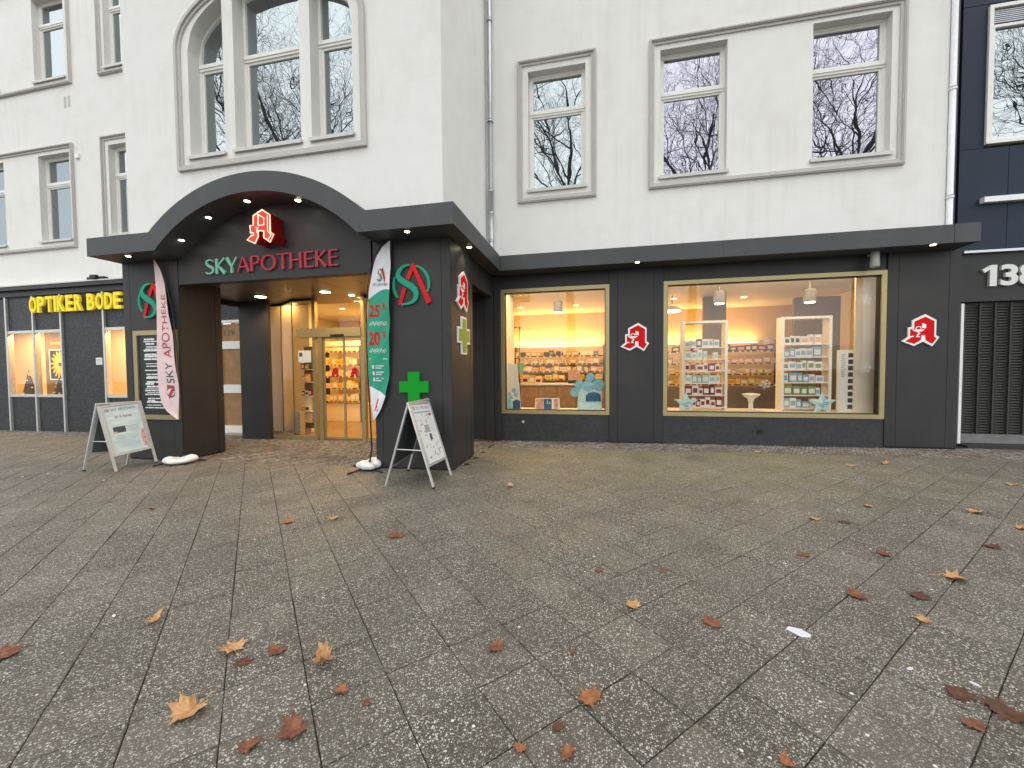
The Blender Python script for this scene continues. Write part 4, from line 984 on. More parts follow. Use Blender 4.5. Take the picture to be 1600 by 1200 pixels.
# cylinder spots hanging in the windows
def spotcyl(px, py, Y, label, r=.11, h=.24):
    p = onY(px, py, Y); t_ = thing('pendant_spot', (p.x, Y, p.z), label, 'lamp')
    b = MB(); b.lathe([(r*.95, 0), (r, .02), (r, h), (r*.6, h+.03)], (p.x, Y, p.z), 20); build('shade', b, 'spot_grey', t_, smooth=False)
    b = MB(); b.lathe([(r*.8, 0), (r*.8, .012)], (p.x, Y, p.z-.0125), 18); build('bulb', b, 'lamp_disc', t_)
    b = MB(); b.tube([(p.x, Y, p.z+h), (p.x, Y, 3.36)], .012, 6); build('rod', b, 'lamp_body', t_)
    l = bpy.data.lights.new('spot_lamp', 'SPOT'); l.energy = 10; l.color = (1, .76, .48); l.spot_size = R(110); l.spot_blend = .5
    o = bpy.data.objects.new('spot_lamp', l); col.objects.link(o); o.parent = t_; o.location = (0, 0, -.03)
spotcyl(872, 488, 9.5, 'grey cylinder spotlight hanging inside the small display window')
spotcyl(1124, 474, 9.3, 'grey cylinder spotlight hanging above the left product rack')
spotcyl(1265, 472, 9.3, 'grey cylinder spotlight hanging above the right product rack')
p = onY(1050, 486, 10.5); t_ = thing('pendant_lamp', (p.x, 10.5, p.z), 'wide dome pendant glowing yellow at the left of the large window', 'lamp')
b = MB(); b.lathe([(.24, 0), (.22, .03), (.10, .11), (.02, .14)], (p.x, 10.5, p.z), 24); build('shade', b, 'int_white', t_, smooth=True); b = MB(); b.lathe([(.20, 0), (.20, .01)], (p.x, 10.5, p.z-.012), 24); build('bulb', b, 'lamp_disc', t_); b = MB(); b.tube([(p.x, 10.5, p.z+.12), (p.x, 10.5, 3.36)], .01, 6); build('cord', b, 'black', t_)

# product boxes: a few shared meshes, one object each
prod_mesh = {}
def product(kind, body, labelm):
    key = (kind, body, labelm)
    if key in prod_mesh: return prod_mesh[key]
    b = MB()
    if kind == 'box': b.box(-.5, .5, -.5, .5, 0, 1); b.box(-.36, .36, -.515, -.501, .22, .72, 1)
    elif kind == 'bottle': b.lathe([(.44, 0), (.48, .05), (.48, .6), (.2, .74), (.2, .82)], (0, 0, 0), 10); b.lathe([(.26, 0), (.26, .18)], (0, 0, .82), 10, 1)
    elif kind == 'jar': b.lathe([(.5, 0), (.5, .68)], (0, 0, 0), 12); b.lathe([(.52, 0), (.52, .3)], (0, 0, .69), 12, 1)
    me = bpy.data.meshes.new('product'); me.from_pydata(b.v, [], b.f); me.materials.append(M[body]); me.materials.append(M[labelm]); me.polygons.foreach_set('material_index', b.m); me.update()
    prod_mesh[key] = me; return me
NAMES = {'box': 'product_box', 'bottle': 'bottle', 'jar': 'jar'}
CATS = {'box': 'box', 'bottle': 'bottle', 'jar': 'jar'}
pcount = 0
def put(kind, body, labelm, x, y, z, w, d, h, label, group):
    global pcount
    o = bpy.data.objects.new(NAMES[kind], product(kind, body, labelm)); col.objects.link(o)
    o.location = (x, y, z); o.scale = (w, d, h); o.rotation_euler = (0, 0, random.gauss(0, .05)); tag(o, label, CATS[kind], group); pcount += 1
def row(x0, x1, y, z, palette, hs_, ws_, place, group, gap=(.003, .015), skip=.03, kinds=('box',)):
    x = x0
    while True:
        w = random.uniform(*ws_); 
        if x+w > x1: break
        if random.random() > skip:
            body, lab = random.choice(palette); k = random.choice(kinds); h = random.uniform(*hs_)
            if k == 'bottle': w = min(w, h*.5)
            wd = {'pb_white': 'white', 'pb_cream': 'cream', 'pb_yellow': 'yellow', 'pb_orange': 'orange', 'pb_wine': 'wine red', 'pb_teal': 'pale teal', 'pb_blue': 'blue', 'pb_green': 'green', 'pb_dark': 'dark', 'pb_peach': 'peach'}[body]
            put(k, body, lab, x+w/2, y, z, w, min(.12, w*1.1), h, '%s %s on %s' % (wd, NAMES[k].replace('_', ' '), place), group)
        x += w+random.uniform(*gap)
ordn = ['lowest', 'second lowest', 'third lowest', 'third highest', 'second highest', 'top']
# two white racks in the large window
def rack(px0, px1, pyt, Y, label, palettes, who, group, depth=.26):
    a = onY(px0, 560, Y).x; b_ = onY(px1, 560, Y).x; zt = onY((px0+px1)/2, pyt, Y).z; zb_ = .692
    t_ = thing('display_rack', ((a+b_)/2, Y+depth/2, zb_), label, 'rack')
    for x0, x1 in ((a, a+.05), (b_-.05, b_)):
        f = MB(); f.box(x0, x1, Y, Y+depth, zb_, zt); build('side', f, 'shelf_white', t_)
    f = MB(); f.box(a+.0501, b_-.0501, Y, Y+depth, zt-.05, zt); build('top', f, 'shelf_white', t_)
    n = 6; z0 = zb_+.06; step = (zt-.55-z0)/(n-1)
    for k in range(n):
        z = z0+step*k
        s = MB(); s.box(a+.0502, b_-.0502, Y+.02, Y+depth-.02, z-.018, z); build('shelf', s, 'shelf_white', t_)
        row(a+.065, b_-.065, Y+.10, z+.001, palettes[k], (.13, .21), (.075, .15), 'the %s shelf of %s' % (ordn[k], who), group)
        if k % 2 == 1: row(a+.12, b_-.12, Y+.10, z+.215, [q for q in palettes[k]], (.06, .09), (.10, .16), 'the %s shelf of %s, stacked' % (ordn[k], who), group, skip=.55) if False else None
W_ = ('pb_white', 'pb_blue'); T_ = ('pb_white', 'pb_teal'); Rw = ('pb_wine', 'pb_white'); Wr = ('pb_white', 'pb_wine')
rack(1066, 1137, 501, 9.05, 'white display rack with wine red and teal packs at the left of the large window', [[Rw, Wr], [Wr, Rw], [T_, ('pb_teal', 'pb_white')], [Rw, Rw, Wr, ('pb_peach', 'pb_wine')], [T_, ('pb_white', 'pb_teal')], [('pb_dark', 'pb_white'), W_]], 'the left display rack', 'goods on the left display rack')
rack(1221, 1300, 494, 9.05, 'white display rack with pale blue and white packs at the right of the large window', [[W_, ('pb_blue', 'pb_white')], [W_, ('pb_green', 'pb_white')], [W_, ('pb_blue', 'pb_white')], [('pb_white', 'pb_green'), W_], [W_, ('pb_blue', 'pb_white')], [('pb_white', 'pb_peach'), ('pb_white', 'pb_dark')]], 'the right display rack', 'goods on the right display rack')
# wall shelves at the back
def wall_shelf(x0, x1, y, zs, label, pal, who, group, kinds=('box',), hs_=(.10, .19), ws_=(.09, .2), tophs=None):
    t_ = thing('wall_shelf', ((x0+x1)/2, y, zs[0]), label, 'shelf')
    for k, z in enumerate(zs):
        s = MB(); s.box(x0, x1, y-.15, y+.15, z-.025, z); build('board', s, 'shelf_dark', t_)
        row(x0+.02, x1-.02, y-.06, z+.001, pal[k % len(pal)], hs_, ws_, 'the %s board of %s' % ((['lowest', 'second lowest', 'second highest', 'top'] if len(zs) == 4 else ordn[:len(zs)])[k], who), group, kinds=kinds)
    tg = MB(); xx = x0+.05
    for z in zs:
        xx = x0+random.uniform(.02, .1)
        while xx < x1-.08: tg.box(xx, xx+.055, y-.156, y-.1501, z-.045, z+.002); xx += random.uniform(.1, .24)
    tag(build('price_tags', tg, 'pb_cream', t_), kind='stuff')
    for x in (x0, x1-.03):
        s = MB(); s.box(x, x+.03, y-.149, y+.149, zs[0]-.8, zs[-1]+.3); build('upright', s, 'shelf_dark', t_)
    return t_
zrow = lambda py, Y, px=1170: onY(px, py, Y).z
ye = [('pb_yellow', 'pb_orange'), ('pb_cream', 'pb_yellow'), ('pb_yellow', 'pb_white')]; pe = [('pb_peach', 'pb_white'), ('pb_cream', 'pb_peach'), ('pb_cream', 'pb_white')]
wi = [('pb_wine', 'pb_peach'), ('pb_dark', 'pb_cream'), ('pb_wine', 'pb_white')]
wall_shelf(onY(1040, 560, 12.0).x, onY(1215, 560, 12.0).x, 12.0, [zrow(p_, 12.0) for p_ in (600, 584, 567, 548)], 'dark wall shelf with yellow and peach packs behind the two racks', [ye, ye+pe, pe, wi], 'the shelf behind the racks', 'goods on the shelf behind the racks', ws_=(.11, .22))
cab = thing('cabinet', (2.9, 11.9, 0), 'brown base cabinet below the shelf behind the racks', 'cabinet'); b = MB(); b.box(onY(1040, 600, 11.8).x, 5.5, 11.8, 12.2, .0, zrow(608, 11.8)); build('body', b, 'int_taupe', cab)
for k in range(5):
    b = MB(); x0 = 1.65+k*.75; b.box(x0+.005, x0+.745, 11.785, 11.799, .05, 1.05); build('front', b, 'int_taupe', cab)
wall_shelf(onY(806, 560, 12.7).x, onY(944, 560, 12.7).x, 12.7, [zrow(p_, 12.7, 870) for p_ in (592, 580, 568, 556)], 'long wall shelf with yellow and cream packs behind the counter', [ye, ye+pe+[('pb_green', 'pb_cream')], pe, [('pb_dark', 'pb_dark'), ('pb_dark', 'pb_green'), ('pb_orange', 'pb_white'), ('pb_cream', 'pb_white')]], 'the shelf behind the counter', 'goods on the shelf behind the counter', hs_=(.09, .18), ws_=(.10, .24), kinds=('box', 'box', 'bottle'))
# counter
ct = thing('counter', (-1.4, 11.2, 0), 'warm wooden sales counter seen through the small display window', 'counter')
zc = onY(870, 599, 11.0).z; xa, xb = onY(812, 600, 11.0).x, onY(944, 600, 11.0).x+.3
nbd = 5
for k in range(nbd):
    for z0, z1 in ((.02, .54), (.55, zc-.05)):
        b = MB(); w_ = (xb-xa)/nbd; b.box(xa+k*w_+.004, xa+(k+1)*w_-.004, 11.0, 11.5, z0, z1); build('front_panel', b, 'wood', ct)
b = MB(); b.box(xa-.03, xb, 10.95, 11.55, zc-.05, zc); build('worktop', b, 'shelf_white', ct)
row(xa+.05, xa+.75, 11.1, zc+.001, [('pb_wine', 'pb_cream'), ('pb_cream', 'pb_wine'), ('pb_yellow', 'pb_white')], (.12, .26), (.10, .2), 'the left end of the counter', 'goods on the counter')
t_ = thing('till_screen', (xa+1.55, 11.2, zc), 'beige till screen standing on the counter', 'screen'); xq = onY(897, 575, 11.2).x
b = MB(); b.box(xq-.16, xq+.16, 11.15, 11.2, zc+.08, zc+.36); build('screen', b, 'pb_peach', t_); b = MB(); b.box(xq-.05, xq+.05, 11.2, 11.26, zc, zc+.2); build('foot', b, 'pb_dark', t_)
t_ = thing('till', (xq+.1, 11.05, zc), 'dark cash till keyboard on the counter below the screen', 'till'); b = MB(); b.prism([(-.2, 0), (.2, 0), (.19, .05), (-.19, .08)], -.1, .1, (xq+.05, 11.05, zc), (Vector((1, 0, 0)), Vector((0, 0, 1)), Vector((0, -1, 0)))); build('body', b, 'pb_dark', t_)
# pot plant
pb_ = onY(811, 568, 10.2); t_ = thing('pot_plant', (pb_.x, 10.2, 0), 'thin palm-like pot plant at the left of the small display window', 'plant')
b = MB(); b.lathe([(.10, 0), (.13, .26), (.11, .26)], (pb_.x, 10.2, pb_.z-.26), 14); build('pot', b, 'plant_pot', t_); b = MB(); b.tube([(pb_.x+.1, 10.2, .0), (pb_.x, 10.2, pb_.z-.25)], .015, 6); b.tube([(pb_.x-.1, 10.2, .0), (pb_.x, 10.2, pb_.z-.251)], .015, 6); build('stand', b, 'shelf_dark', t_)
b = MB(); b.tube([(pb_.x, 10.2, pb_.z-.02), (pb_.x+.02, 10.2, pb_.z+.95)], [.014, .008], 6); build('stem', b, 'plant_green', t_)
def frond(c, n, L_):
    for k in range(n):
        a = 6.283*k/n+random.random(); d = Vector((math.cos(a), math.sin(a)*.6, 0)); m_ = MB(); pts = [Vector(c)+d*L_*f+Vector((0, 0, L_*(.45*f-.75*f*f))) for f in (0, .3, .6, .85, 1)]
        ws = [.008, .022, .02, .012, .002]; s = Vector((-d.y, d.x, 0)); n0 = len(m_.v)
        for q_, w_ in zip(pts, ws): m_.v += [tuple(q_-s*w_-Vector((0, 0, .004))), tuple(q_+s*w_)]
        for i in range(4): m_.f.append((n0+2*i, n0+2*i+1, n0+2*i+3, n0+2*i+2)); m_.m.append(0)
        build('leaf', m_, 'plant_green', t_)
frond((pb_.x+.02, 10.2, pb_.z+.93), 8, .32); frond((pb_.x+.01, 10.2, pb_.z+.12), 11, .42)
# cardboard displays in the small window
def wz(px, py, Y=8.95): p_ = onY(px, py, Y); return (p_.x, p_.z)
t_ = thing('display_stand', (wz(800, 640)[0], 8.95, .675), 'tall pale cardboard display with blue jar print, left in the small window', 'display')
b = MB(); b.prism([wz(789, 640), wz(814, 640), wz(808, 569), wz(789.5, 567)], -8.975, -8.95); build('board', b, 'poster_white', t_)
b = MB(); b.prism([wz(801, 639), wz(813.5, 639), wz(813, 627), wz(808, 624), wz(801, 627)], -8.9499, -8.947); build('jar_print', b, 'deep_blue', t_)
b = MB(); b.prism([wz(790.5, 639), wz(800, 639), wz(799, 626), wz(796, 620), wz(791, 626)], -8.9499, -8.947)
for cx_, cy_, r_ in ((803, 610, 4), (806, 617, 3.5), (795, 616, 3), (799, 621, 3)): b.prism([wz(cx_+r_*math.cos(q*.785), cy_+r_*math.sin(q*.785)) for q in range(8)], -8.9499, -8.9465-.0004*r_)
build('bubble_print', b, 'aqua', t_)
t_ = thing('card_display', (wz(866, 640)[0], 8.93, .675), 'low printed card with a face and a blue panel on the window board', 'display')
for x0, x1, mm, nm in ((838, 849, 'skin_print', 'face_print'), (849.5, 862, 'deep_blue', 'blue_print'), (866, 872, 'skin_print', 'face_print')):
    b = MB(); b.prism([wz(x0, 640, 8.92), wz(x1, 640, 8.92), wz(x1, 623.5, 8.92), wz(x0, 623.5, 8.92)], -8.9199, -8.918); build(nm, b, mm, t_)
b = MB(); b.prism([wz(835.5, 641, 8.92), wz(875, 641, 8.92), wz(874, 622, 8.92), wz(836.5, 622, 8.92)], -8.93, -8.92); build('board', b, 'poster_white', t_)
b = MB(); text_box(b, '2x', wz(850, 0, 8.92)[0]+.01, wz(858, 0, 8.92)[0], wz(850, 631, 8.92)[1], wz(850, 626, 8.92)[1], 0, (0, 8.9172, 0)); build('print', b, 'print_white', t_)
t_ = thing('bubble_display', (wz(922, 640)[0], 8.95, .675), 'light blue cardboard display of bubbles and a cream jar in the small window', 'display')
b = MB(); b.prism([wz(902, 640), wz(940, 640), wz(941, 612), wz(936, 607), wz(918, 609), wz(909, 604), wz(904, 610)], -8.975, -8.95); build('body', b, 'aqua_pale', t_)
for cx_, cy_, r_ in ((922.5, 589.5, 6.8), (935, 601, 9.5), (918, 603, 8.5), (905, 601, 7), (898, 613, 7)):
    b = MB(); b.prism([wz(cx_+r_*math.cos(q*.3927), cy_+r_*math.sin(q*.3927)) for q in range(16)], -8.99, -8.94+.0016*r_); build('bubble', b, 'aqua', t_)
b = MB(); b.prism([wz(915, 627), wz(939, 627), wz(938, 616), wz(930, 612.5), wz(920, 613.5), wz(915.5, 618)], -8.9499, -8.935); build('jar_print', b, 'deep_blue', t_)
b = MB(); b.prism([wz(903, 640.5), wz(940, 640.5), wz(940, 628.5), wz(903, 629)], -8.9499, -8.925); build('box', b, 'aqua_pale', t_)
# things in the large window
def star(px, py, r, label):
    c = onY(px, py, 8.92); t_ = thing('paper_star', (c.x, 8.92, .69), label, 'star')
    P_ = [(c.x+(r if k % 2 == 0 else r*.42)*math.sin(R(36*k)), c.z+(r if k % 2 == 0 else r*.42)*math.cos(R(36*k))) for k in range(10)]
    b = MB(); n = len(b.v); b.v += [(p_[0], 8.93, p_[1]) for p_ in P_]+[(c.x, 8.895, c.z), (c.x, 8.965, c.z)]
    for k in range(10): b.f += [(k, 10, (k+1) % 10), ((k+1) % 10, 11, k)]; b.m += [0, 0]
    build('star', b, 'aqua_pale', t_)
    b = MB(); [b.stroke([(c.x+u0, c.z+v0_), (c.x+u1, c.z+v1_)], .022, 0, .004+.0005*k, (0, 8.897, 0)) for k, (u0, v0_, u1, v1_) in enumerate(((-.07, -.04, .0, .0), (.0, -.01, .09, .0), (.01, .03, .08, .03), (-.03, -.07, .02, -.045)))]; build('print', b, 'aqua', t_)
star(1072, 630, .25, 'pale blue folded star at the foot of the left product rack'); star(1285, 631, .26, 'pale blue folded star at the foot of the right product rack')
p = onY(1173, 641, 9.0); t_ = thing('pedestal_bowl', (p.x, 9.0, .69), 'white trumpet shaped pedestal bowl between the two racks', 'bowl')
b = MB(); b.lathe([(.10, 0), (.045, .02), (.04, .16), (.06, .24), (.15, .31), (.17, .34), (.15, .345), (.05, .36)], (p.x, 9.0, .69), 24); build('bowl', b, 'shelf_white', t_, smooth=True)
t_ = thing('blind', (onY(1355, 500, 8.95).x, 8.95, .69), 'cream fabric panel blind down the right side of the large window', 'blind')
b = MB(); b.box(onY(1334, 550, 8.95).x, onY(1381, 550, 8.95).x, 8.93, 8.96, .692, 3.3); build('panel', b, 'int_white', t_)
t_ = thing('sample_stand', (onY(1322, 600, 8.98).x, 8.98, .69), 'narrow white stand with dark squares at the right of the large window', 'stand')
x0, x1 = onY(1309, 600, 8.97).x, onY(1334, 600, 8.97).x; zt = onY(1320, 547, 8.97).z
b = MB(); b.box(x0, x1, 8.965, 9.02, .691, zt); build('board', b, 'shelf_white', t_)
k = 0; z = .75
while z < zt-.1: b = MB(); b.box(x0+(x1-x0)*.62, x1-.01, 8.962, 8.9649, z, z+.085); build('swatch', b, 'pb_dark', t_); z += .125
b = MB(); [b.box(x0+.05, x0+.05+random.uniform(.05, .075), 8.9635, 8.9649, zt-.1-.035*k_, zt-.085-.035*k_) for k_ in range(13)]; build('print', b, 'print_grey', t_)
t_ = thing('curtain_wall', (onY(1270, 560, 10.6).x, 10.6, 0), 'dark taupe partition standing behind the right product rack', 'partition'); b = MB(); b.box(onY(1240, 560, 10.6).x, onY(1312, 560, 10.6).x, 10.6, 10.7, .0, 3.2); build('panel', b, 'int_taupe', t_)
t_ = thing('wood_column', (onY(1090, 500, 10.9).x, 10.9, 0), 'dark brown column behind the left product rack', 'column'); b = MB(); b.box(onY(1098, 560, 10.9).x, onY(1134, 560, 10.9).x, 10.9, 11.0, 1.9, 3.35); build('panel', b, 'int_taupe', t_)
def snowflake(px, py, r, label):
    c = onY(px, py, 8.648); t_ = thing('snowflake_sticker', (c.x, 8.648, c.z-r), label, 'sticker'); b = MB()
    for k in range(3):
        a = R(60*k+15); d = (math.cos(a), math.sin(a)); b.stroke([(c.x-d[0]*r, c.z-d[1]*r), (c.x+d[0]*r, c.z+d[1]*r)], r*.11, 0, .0006+k*.0004, (0, 8.648, 0))
    for k in range(6):
        a = R(60*k+15)
        for s in (-1, 1):
            p0 = (c.x+.55*r*math.cos(a), c.z+.55*r*math.sin(a)); q = (p0[0]+.38*r*math.cos(a+s*.8), p0[1]+.38*r*math.sin(a+s*.8)); b.stroke([p0, q], r*.09, 0, .002+k*.0004+(s+1)*.0001, (0, 8.648, 0))
    build('flake', b, 'print_white', t_)
snowflake(1352, 469, .11, 'white snowflake sticker at the top right of the large window'); snowflake(1352, 575, .11, 'white snowflake sticker on the right, half way up the large window'); snowflake(1196, 600, .10, 'white snowflake sticker in the middle of the large window over the shelf'); snowflake(1197, 533, .08, 'small white snowflake sticker above the wine red packs'); snowflake(1077, 529, .09, 'white snowflake sticker in front of the left rack')
# entrance interior
def ez(px, py, Y): q_ = onY(px, py, Y); return q_.x, q_.z
ea, eb = ez(503, 600, 11.0)[0], ez(562, 600, 11.0)[0]
wall_shelf(ea, eb, 11.2, [ez(530, p_, 11.2)[1] for p_ in (626, 606, 588, 570, 549)], 'shelf wall of yellow lit packs seen through the sliding doors', [pe, ye+pe, pe+[('pb_white', 'pb_yellow')], ye+pe, [('pb_cream', 'pb_white')]], 'the shelf wall behind the doors', 'goods seen through the sliding doors', hs_=(.14, .24), ws_=(.10, .17))
b = MB(); b.box(ea, eb+.2, 11.1, 11.5, 0, ez(530, 630, 11.1)[1]); t_ = thing('cabinet', ((ea+eb)/2, 11.3, 0), 'cream base cabinet under the shelf wall behind the sliding doors', 'cabinet'); build('body', b, 'cream', t_)
b = MB(); b.box(ea-.5, eb+.6, 11.05, 11.5, ez(530, 541, 11.05)[1], ez(530, 533, 11.05)[1]); t_ = thing('light_cornice', ((ea+eb)/2, 11.3, 2.6), 'white lit cornice above the shelf wall behind the doors', 'cornice'); build('body', b, 'shelf_white', t_)
xw, zw = ez(481, 600, 8.9); t_ = thing('flyer_rack', (xw, 8.9, 0), 'slim grey rack with flyers and small goods left of the sliding doors', 'rack')
b = MB(); b.box(xw-.16, xw+.22, 8.98, 9.0, .1, 2.2); build('panel', b, 'int_taupe', t_)
for k, zz in enumerate((.55, .95, 1.3, 1.62)):
    b = MB(); b.box(xw-.16, xw+.16, 8.84, 8.979, zz-.015, zz); build('shelf', b, 'shelf_white', t_)
    row(xw-.15, xw+.15, 8.9, zz+.001, [('pb_wine', 'pb_white'), ('pb_white', 'pb_dark'), ('pb_peach', 'pb_white'), ('pb_green', 'pb_white')], (.10, .2), (.07, .13), 'the flyer rack inside the entrance, %s shelf' % ['lowest', 'second', 'third', 'top'][k], 'goods on the flyer rack')
xw = ez(468, 660, 8.55)[0]; t_ = thing('umbrella_bin', (xw, 8.55, 0), 'low metal bin with punched holes beside the sliding door', 'bin'); b = MB(); b.box(xw-.09, xw+.09, 8.47, 8.63, 0, .58); build('body', b, 'zinc', t_)
for k in range(5): b = MB(); b.tube([(xw+.05, 8.471, .1+.1*k), (xw+.05, 8.466, .1+.1*k)], .014, 8); build('hole', b, 'black', t_)
xw = ez(447, 640, 8.9)[0]; t_ = thing('radiator', (xw+.2, 8.95, .1), 'pale flat radiator behind the slanted entrance glass', 'radiator'); b = MB(); b.box(xw-.1, xw+.75, 8.92, 9.0, .25, 1.0); build('panel', b, 'int_white', t_)
for px_ in (523, 553):
    y_ = 8.165 if px_ < 538 else 8.135; c = onY(px_, 582, y_); s = .30
    t_ = thing('door_sticker', (c.x, y_, c.z-.16), 'dark red gothic A sticker on the %s sliding door leaf' % ('left' if px_ < 538 else 'right'), 'sticker')
    b = MB(); b.prism([((p_[0]-548)/885*.28+c.x, (545-p_[1])/750*.28+c.z) for p_ in ER], 0, .003, (0, y_-.001, 0)); build('letter', b, 'logo_red', t_)

# ------------------------------------------------------------------ sandwich boards
def aboard(FL, FR_, BL, BR, ridgeL, ridgeR, label, fill, dark_back=True):
    FL, FR_, BL, BR = (ground(*p_) for p_ in (FL, FR_, BL, BR))
    mL = (FL+BL)/2; mR = (FR_+BR)/2
    def apex(m_, px_):
        d = ray(*px_); t = m_.y/d.y; P_ = Vector((0, 0, EYE))+d*t; return P_.z
    h = (apex(mL, ridgeL)+apex(mR, ridgeR))/2
    AL, AR = Vector((mL.x, mL.y, h)), Vector((mR.x, mR.y, h))
    base = (FL+FR_+BL+BR)/4
    t_ = thing('sandwich_board', base, label, 'sandwich board', 'sandwich boards in front of the porch')
    U = (AR-AL).normalized(); W_ = (AR-AL).length
    for (f0, f1, nm) in ((FL, FR_, 'front'), (BL, BR, 'back')):
        V = ((AL+AR)/2-(f0+f1)/2); Lg = V.length; V.normalize(); N = U.cross(V).normalized()
        if N.dot((f0+f1)-(FL+FR_+BL+BR)/2) < 0: N = -N
        o = (f0+f1)/2; Uf = V.cross(N).normalized(); fr = (Uf, V, N); hw = W_/2
        lo = Lg*.235
        for sx_ in (-1, 1):
            b = MB(); b.prism([(sx_*hw-.017, 0), (sx_*hw+.017, 0), (sx_*hw+.017, Lg-.01), (sx_*hw-.017, Lg-.01)], -.012, .012, o, fr); build('leg', b, 'alu', t_)
            b = MB(); b.prism([(sx_*hw-.02, -.004), (sx_*hw+.02, -.004), (sx_*hw+.02, .02), (sx_*hw-.02, .02)], -.015, .015, o, fr); build('foot_cap', b, 'rubber', t_)
        b = MB(); b.rring(-hw+.0171, hw-.0171, lo, Lg-.012, .032, -.004, .016, o, fr); fm = build('snap_frame', b, 'alu', t_)
        b = MB(); b.prism([(-hw+.04, lo+.02), (hw-.04, lo+.02), (hw-.04, Lg-.03), (-hw+.04, Lg-.03)], -.003, .003, o, fr); build('backing', b, 'print_dark' if nm == 'back' else 'clad_edge', t_)
        if nm == 'front': fill(t_, o, fr, -hw+.049, hw-.049, lo+.034, Lg-.046)
    b = MB(); b.tube([AL+Vector((0, 0, -.005))-U*.02, AR+Vector((0, 0, -.005))+U*.02], .02, 10); build('hinge_bar', b, 'alu', t_)
    for A_, F_, B_ in ((AL, FL, BL), (AR, FR_, BR)):
        b = MB(); k = .55; b.tube([A_.lerp(F_, k), A_.lerp(B_, k)], .008, 6); build('brace', b, 'alu', t_)
def fill_left(t_, o, fr, x0, x1, z0, z1):
    w, h = x1-x0, z1-z0; X_ = lambda u: x0+u*w; Z_ = lambda v: z0+v*h
    def rc(nm, m_, u0, u1, v0, v1, d=.006): b = MB(); b.prism([(X_(u0), Z_(v0)), (X_(u1), Z_(v0)), (X_(u1), Z_(v1)), (X_(u0), Z_(v1))], .003, d, o, fr); return build(nm, b, m_, t_)
    rc('poster', 'poster_pale', 0, 1, 0, 1, .005)
    b = MB(); text_box(b, 'SKY APOTHEKE', X_(.20), X_(.92), Z_(.90), Z_(.95), 0, o, fr, d0=.0056); build('print', b, 'print_dark', t_)
    salogo(Vector(o)+fr[0]*X_(.09)+fr[1]*Z_(.925)+fr[2]*.0053, None, .09, ('print_dark', 'print_red'), .001, fr, t_)
    b = MB(); text_box(b, '20 %', X_(.26), X_(.46), Z_(.745), Z_(.79), 0, o, fr, d0=.0056, bold=.01); build('print', b, 'print_dark', t_); b = MB(); text_box(b, 'Rabatt', X_(.50), X_(.76), Z_(.745), Z_(.795), 0, o, fr, d0=.0056, bold=.015); build('print', b, 'print_red', t_)
    for u0, u1, v0, v1 in ((.25, .46, .82, .87), (.53, .72, .82, .87), (.80, .98, .80, .86), (.03, .24, .73, .79), (.12, .36, .62, .68), (.42, .66, .64, .69), (.70, .90, .65, .70)): rc('coupon', 'print_white', u0, u1, v0, v1, .0062)
    rc('photo', 'print_dark', .12, .48, .43, .56, .0062); rc('photo_accent', 'pb_peach', .12, .22, .42, .46, .0066)
    b = MB()
    for k in range(5): b.prism([(X_(.52), Z_(.54-k*.025)), (X_(.52+random.uniform(.25, .38)), Z_(.54-k*.025)), (X_(.87), Z_(.547-k*.025)), (X_(.52), Z_(.547-k*.025))], .005, .0058, o, fr)
    for k in range(9): a = random.uniform(.05, .2); c = random.uniform(.6, .82); b.prism([(X_(a), Z_(.36-k*.03)), (X_(c), Z_(.36-k*.03)), (X_(c), Z_(.367-k*.03)), (X_(a), Z_(.367-k*.03))], .005, .0058, o, fr)
    build('print_lines', b, 'print_teal', t_)
    b = MB(); b.prism([(X_(.90), Z_(.06)), (X_(.995), Z_(.03)), (X_(.995), Z_(.45)), (X_(.92), Z_(.42)), (X_(.86), Z_(.28))], .005, .0062, o, fr); build('blossom_print', b, 'print_pink', t_)
    for u, v in ((.93, .36), (.95, .22), (.94, .10)): rc('blossom_spot', 'print_red', u, u+.03, v, v+.03, .0066)
def fill_right(t_, o, fr, x0, x1, z0, z1):
    w, h = x1-x0, z1-z0; X_ = lambda u: x0+u*w; Z_ = lambda v: z0+v*h
    def rc(nm, m_, u0, u1, v0, v1, d=.006): b = MB(); b.prism([(X_(u0), Z_(v0)), (X_(u1), Z_(v0)), (X_(u1), Z_(v1)), (X_(u0), Z_(v1))], .003, d, o, fr); return build(nm, b, m_, t_)
    rc('poster', 'poster_white', 0, 1, 0, 1, .005)
    b = MB(); text_box(b, 'SKY APOTHEKE', X_(.20), X_(.95), Z_(.91), Z_(.955), 0, o, fr, d0=.0056); build('print', b, 'print_dark', t_)
    salogo(Vector(o)+fr[0]*X_(.09)+fr[1]*Z_(.93)+fr[2]*.0053, None, .09, ('print_dark', 'print_red'), .001, fr, t_)
    rc('header_bar', 'print_teal', .04, .96, .845, .87)
    rc('picture', 'print_grey', .36, .62, .50, .63); rc('picture', 'print_dark', .50, .64, .36, .47); rc('picture', 'print_red', .80, .96, .79, .825)
    b = MB(); k = 0
    while k < 42:
        u, v = random.uniform(.04, .88), random.uniform(.04, .80)
        if .3 < u < .66 and .34 < v < .65: continue
        ww_, hh_ = random.uniform(.03, .10), random.uniform(.008, .04); b.prism([(X_(u), Z_(v)), (X_(u+ww_), Z_(v)), (X_(u+ww_), Z_(v+hh_)), (X_(u), Z_(v+hh_))], .005, .0056+k*.00003, o, fr); k += 1
    build('print_marks', b, 'print_grey', t_)
aboard((183, 738), (243.5, 724), (130, 737), (200, 727), (142, 634), (213, 625), 'sandwich board with a pale teal poster by the notice case', fill_left)
aboard((679, 766), (705, 742), (603, 759), (637, 737), (633, 633), (675, 621), 'sandwich board with a white poster of small prints below the green cross', fill_right)

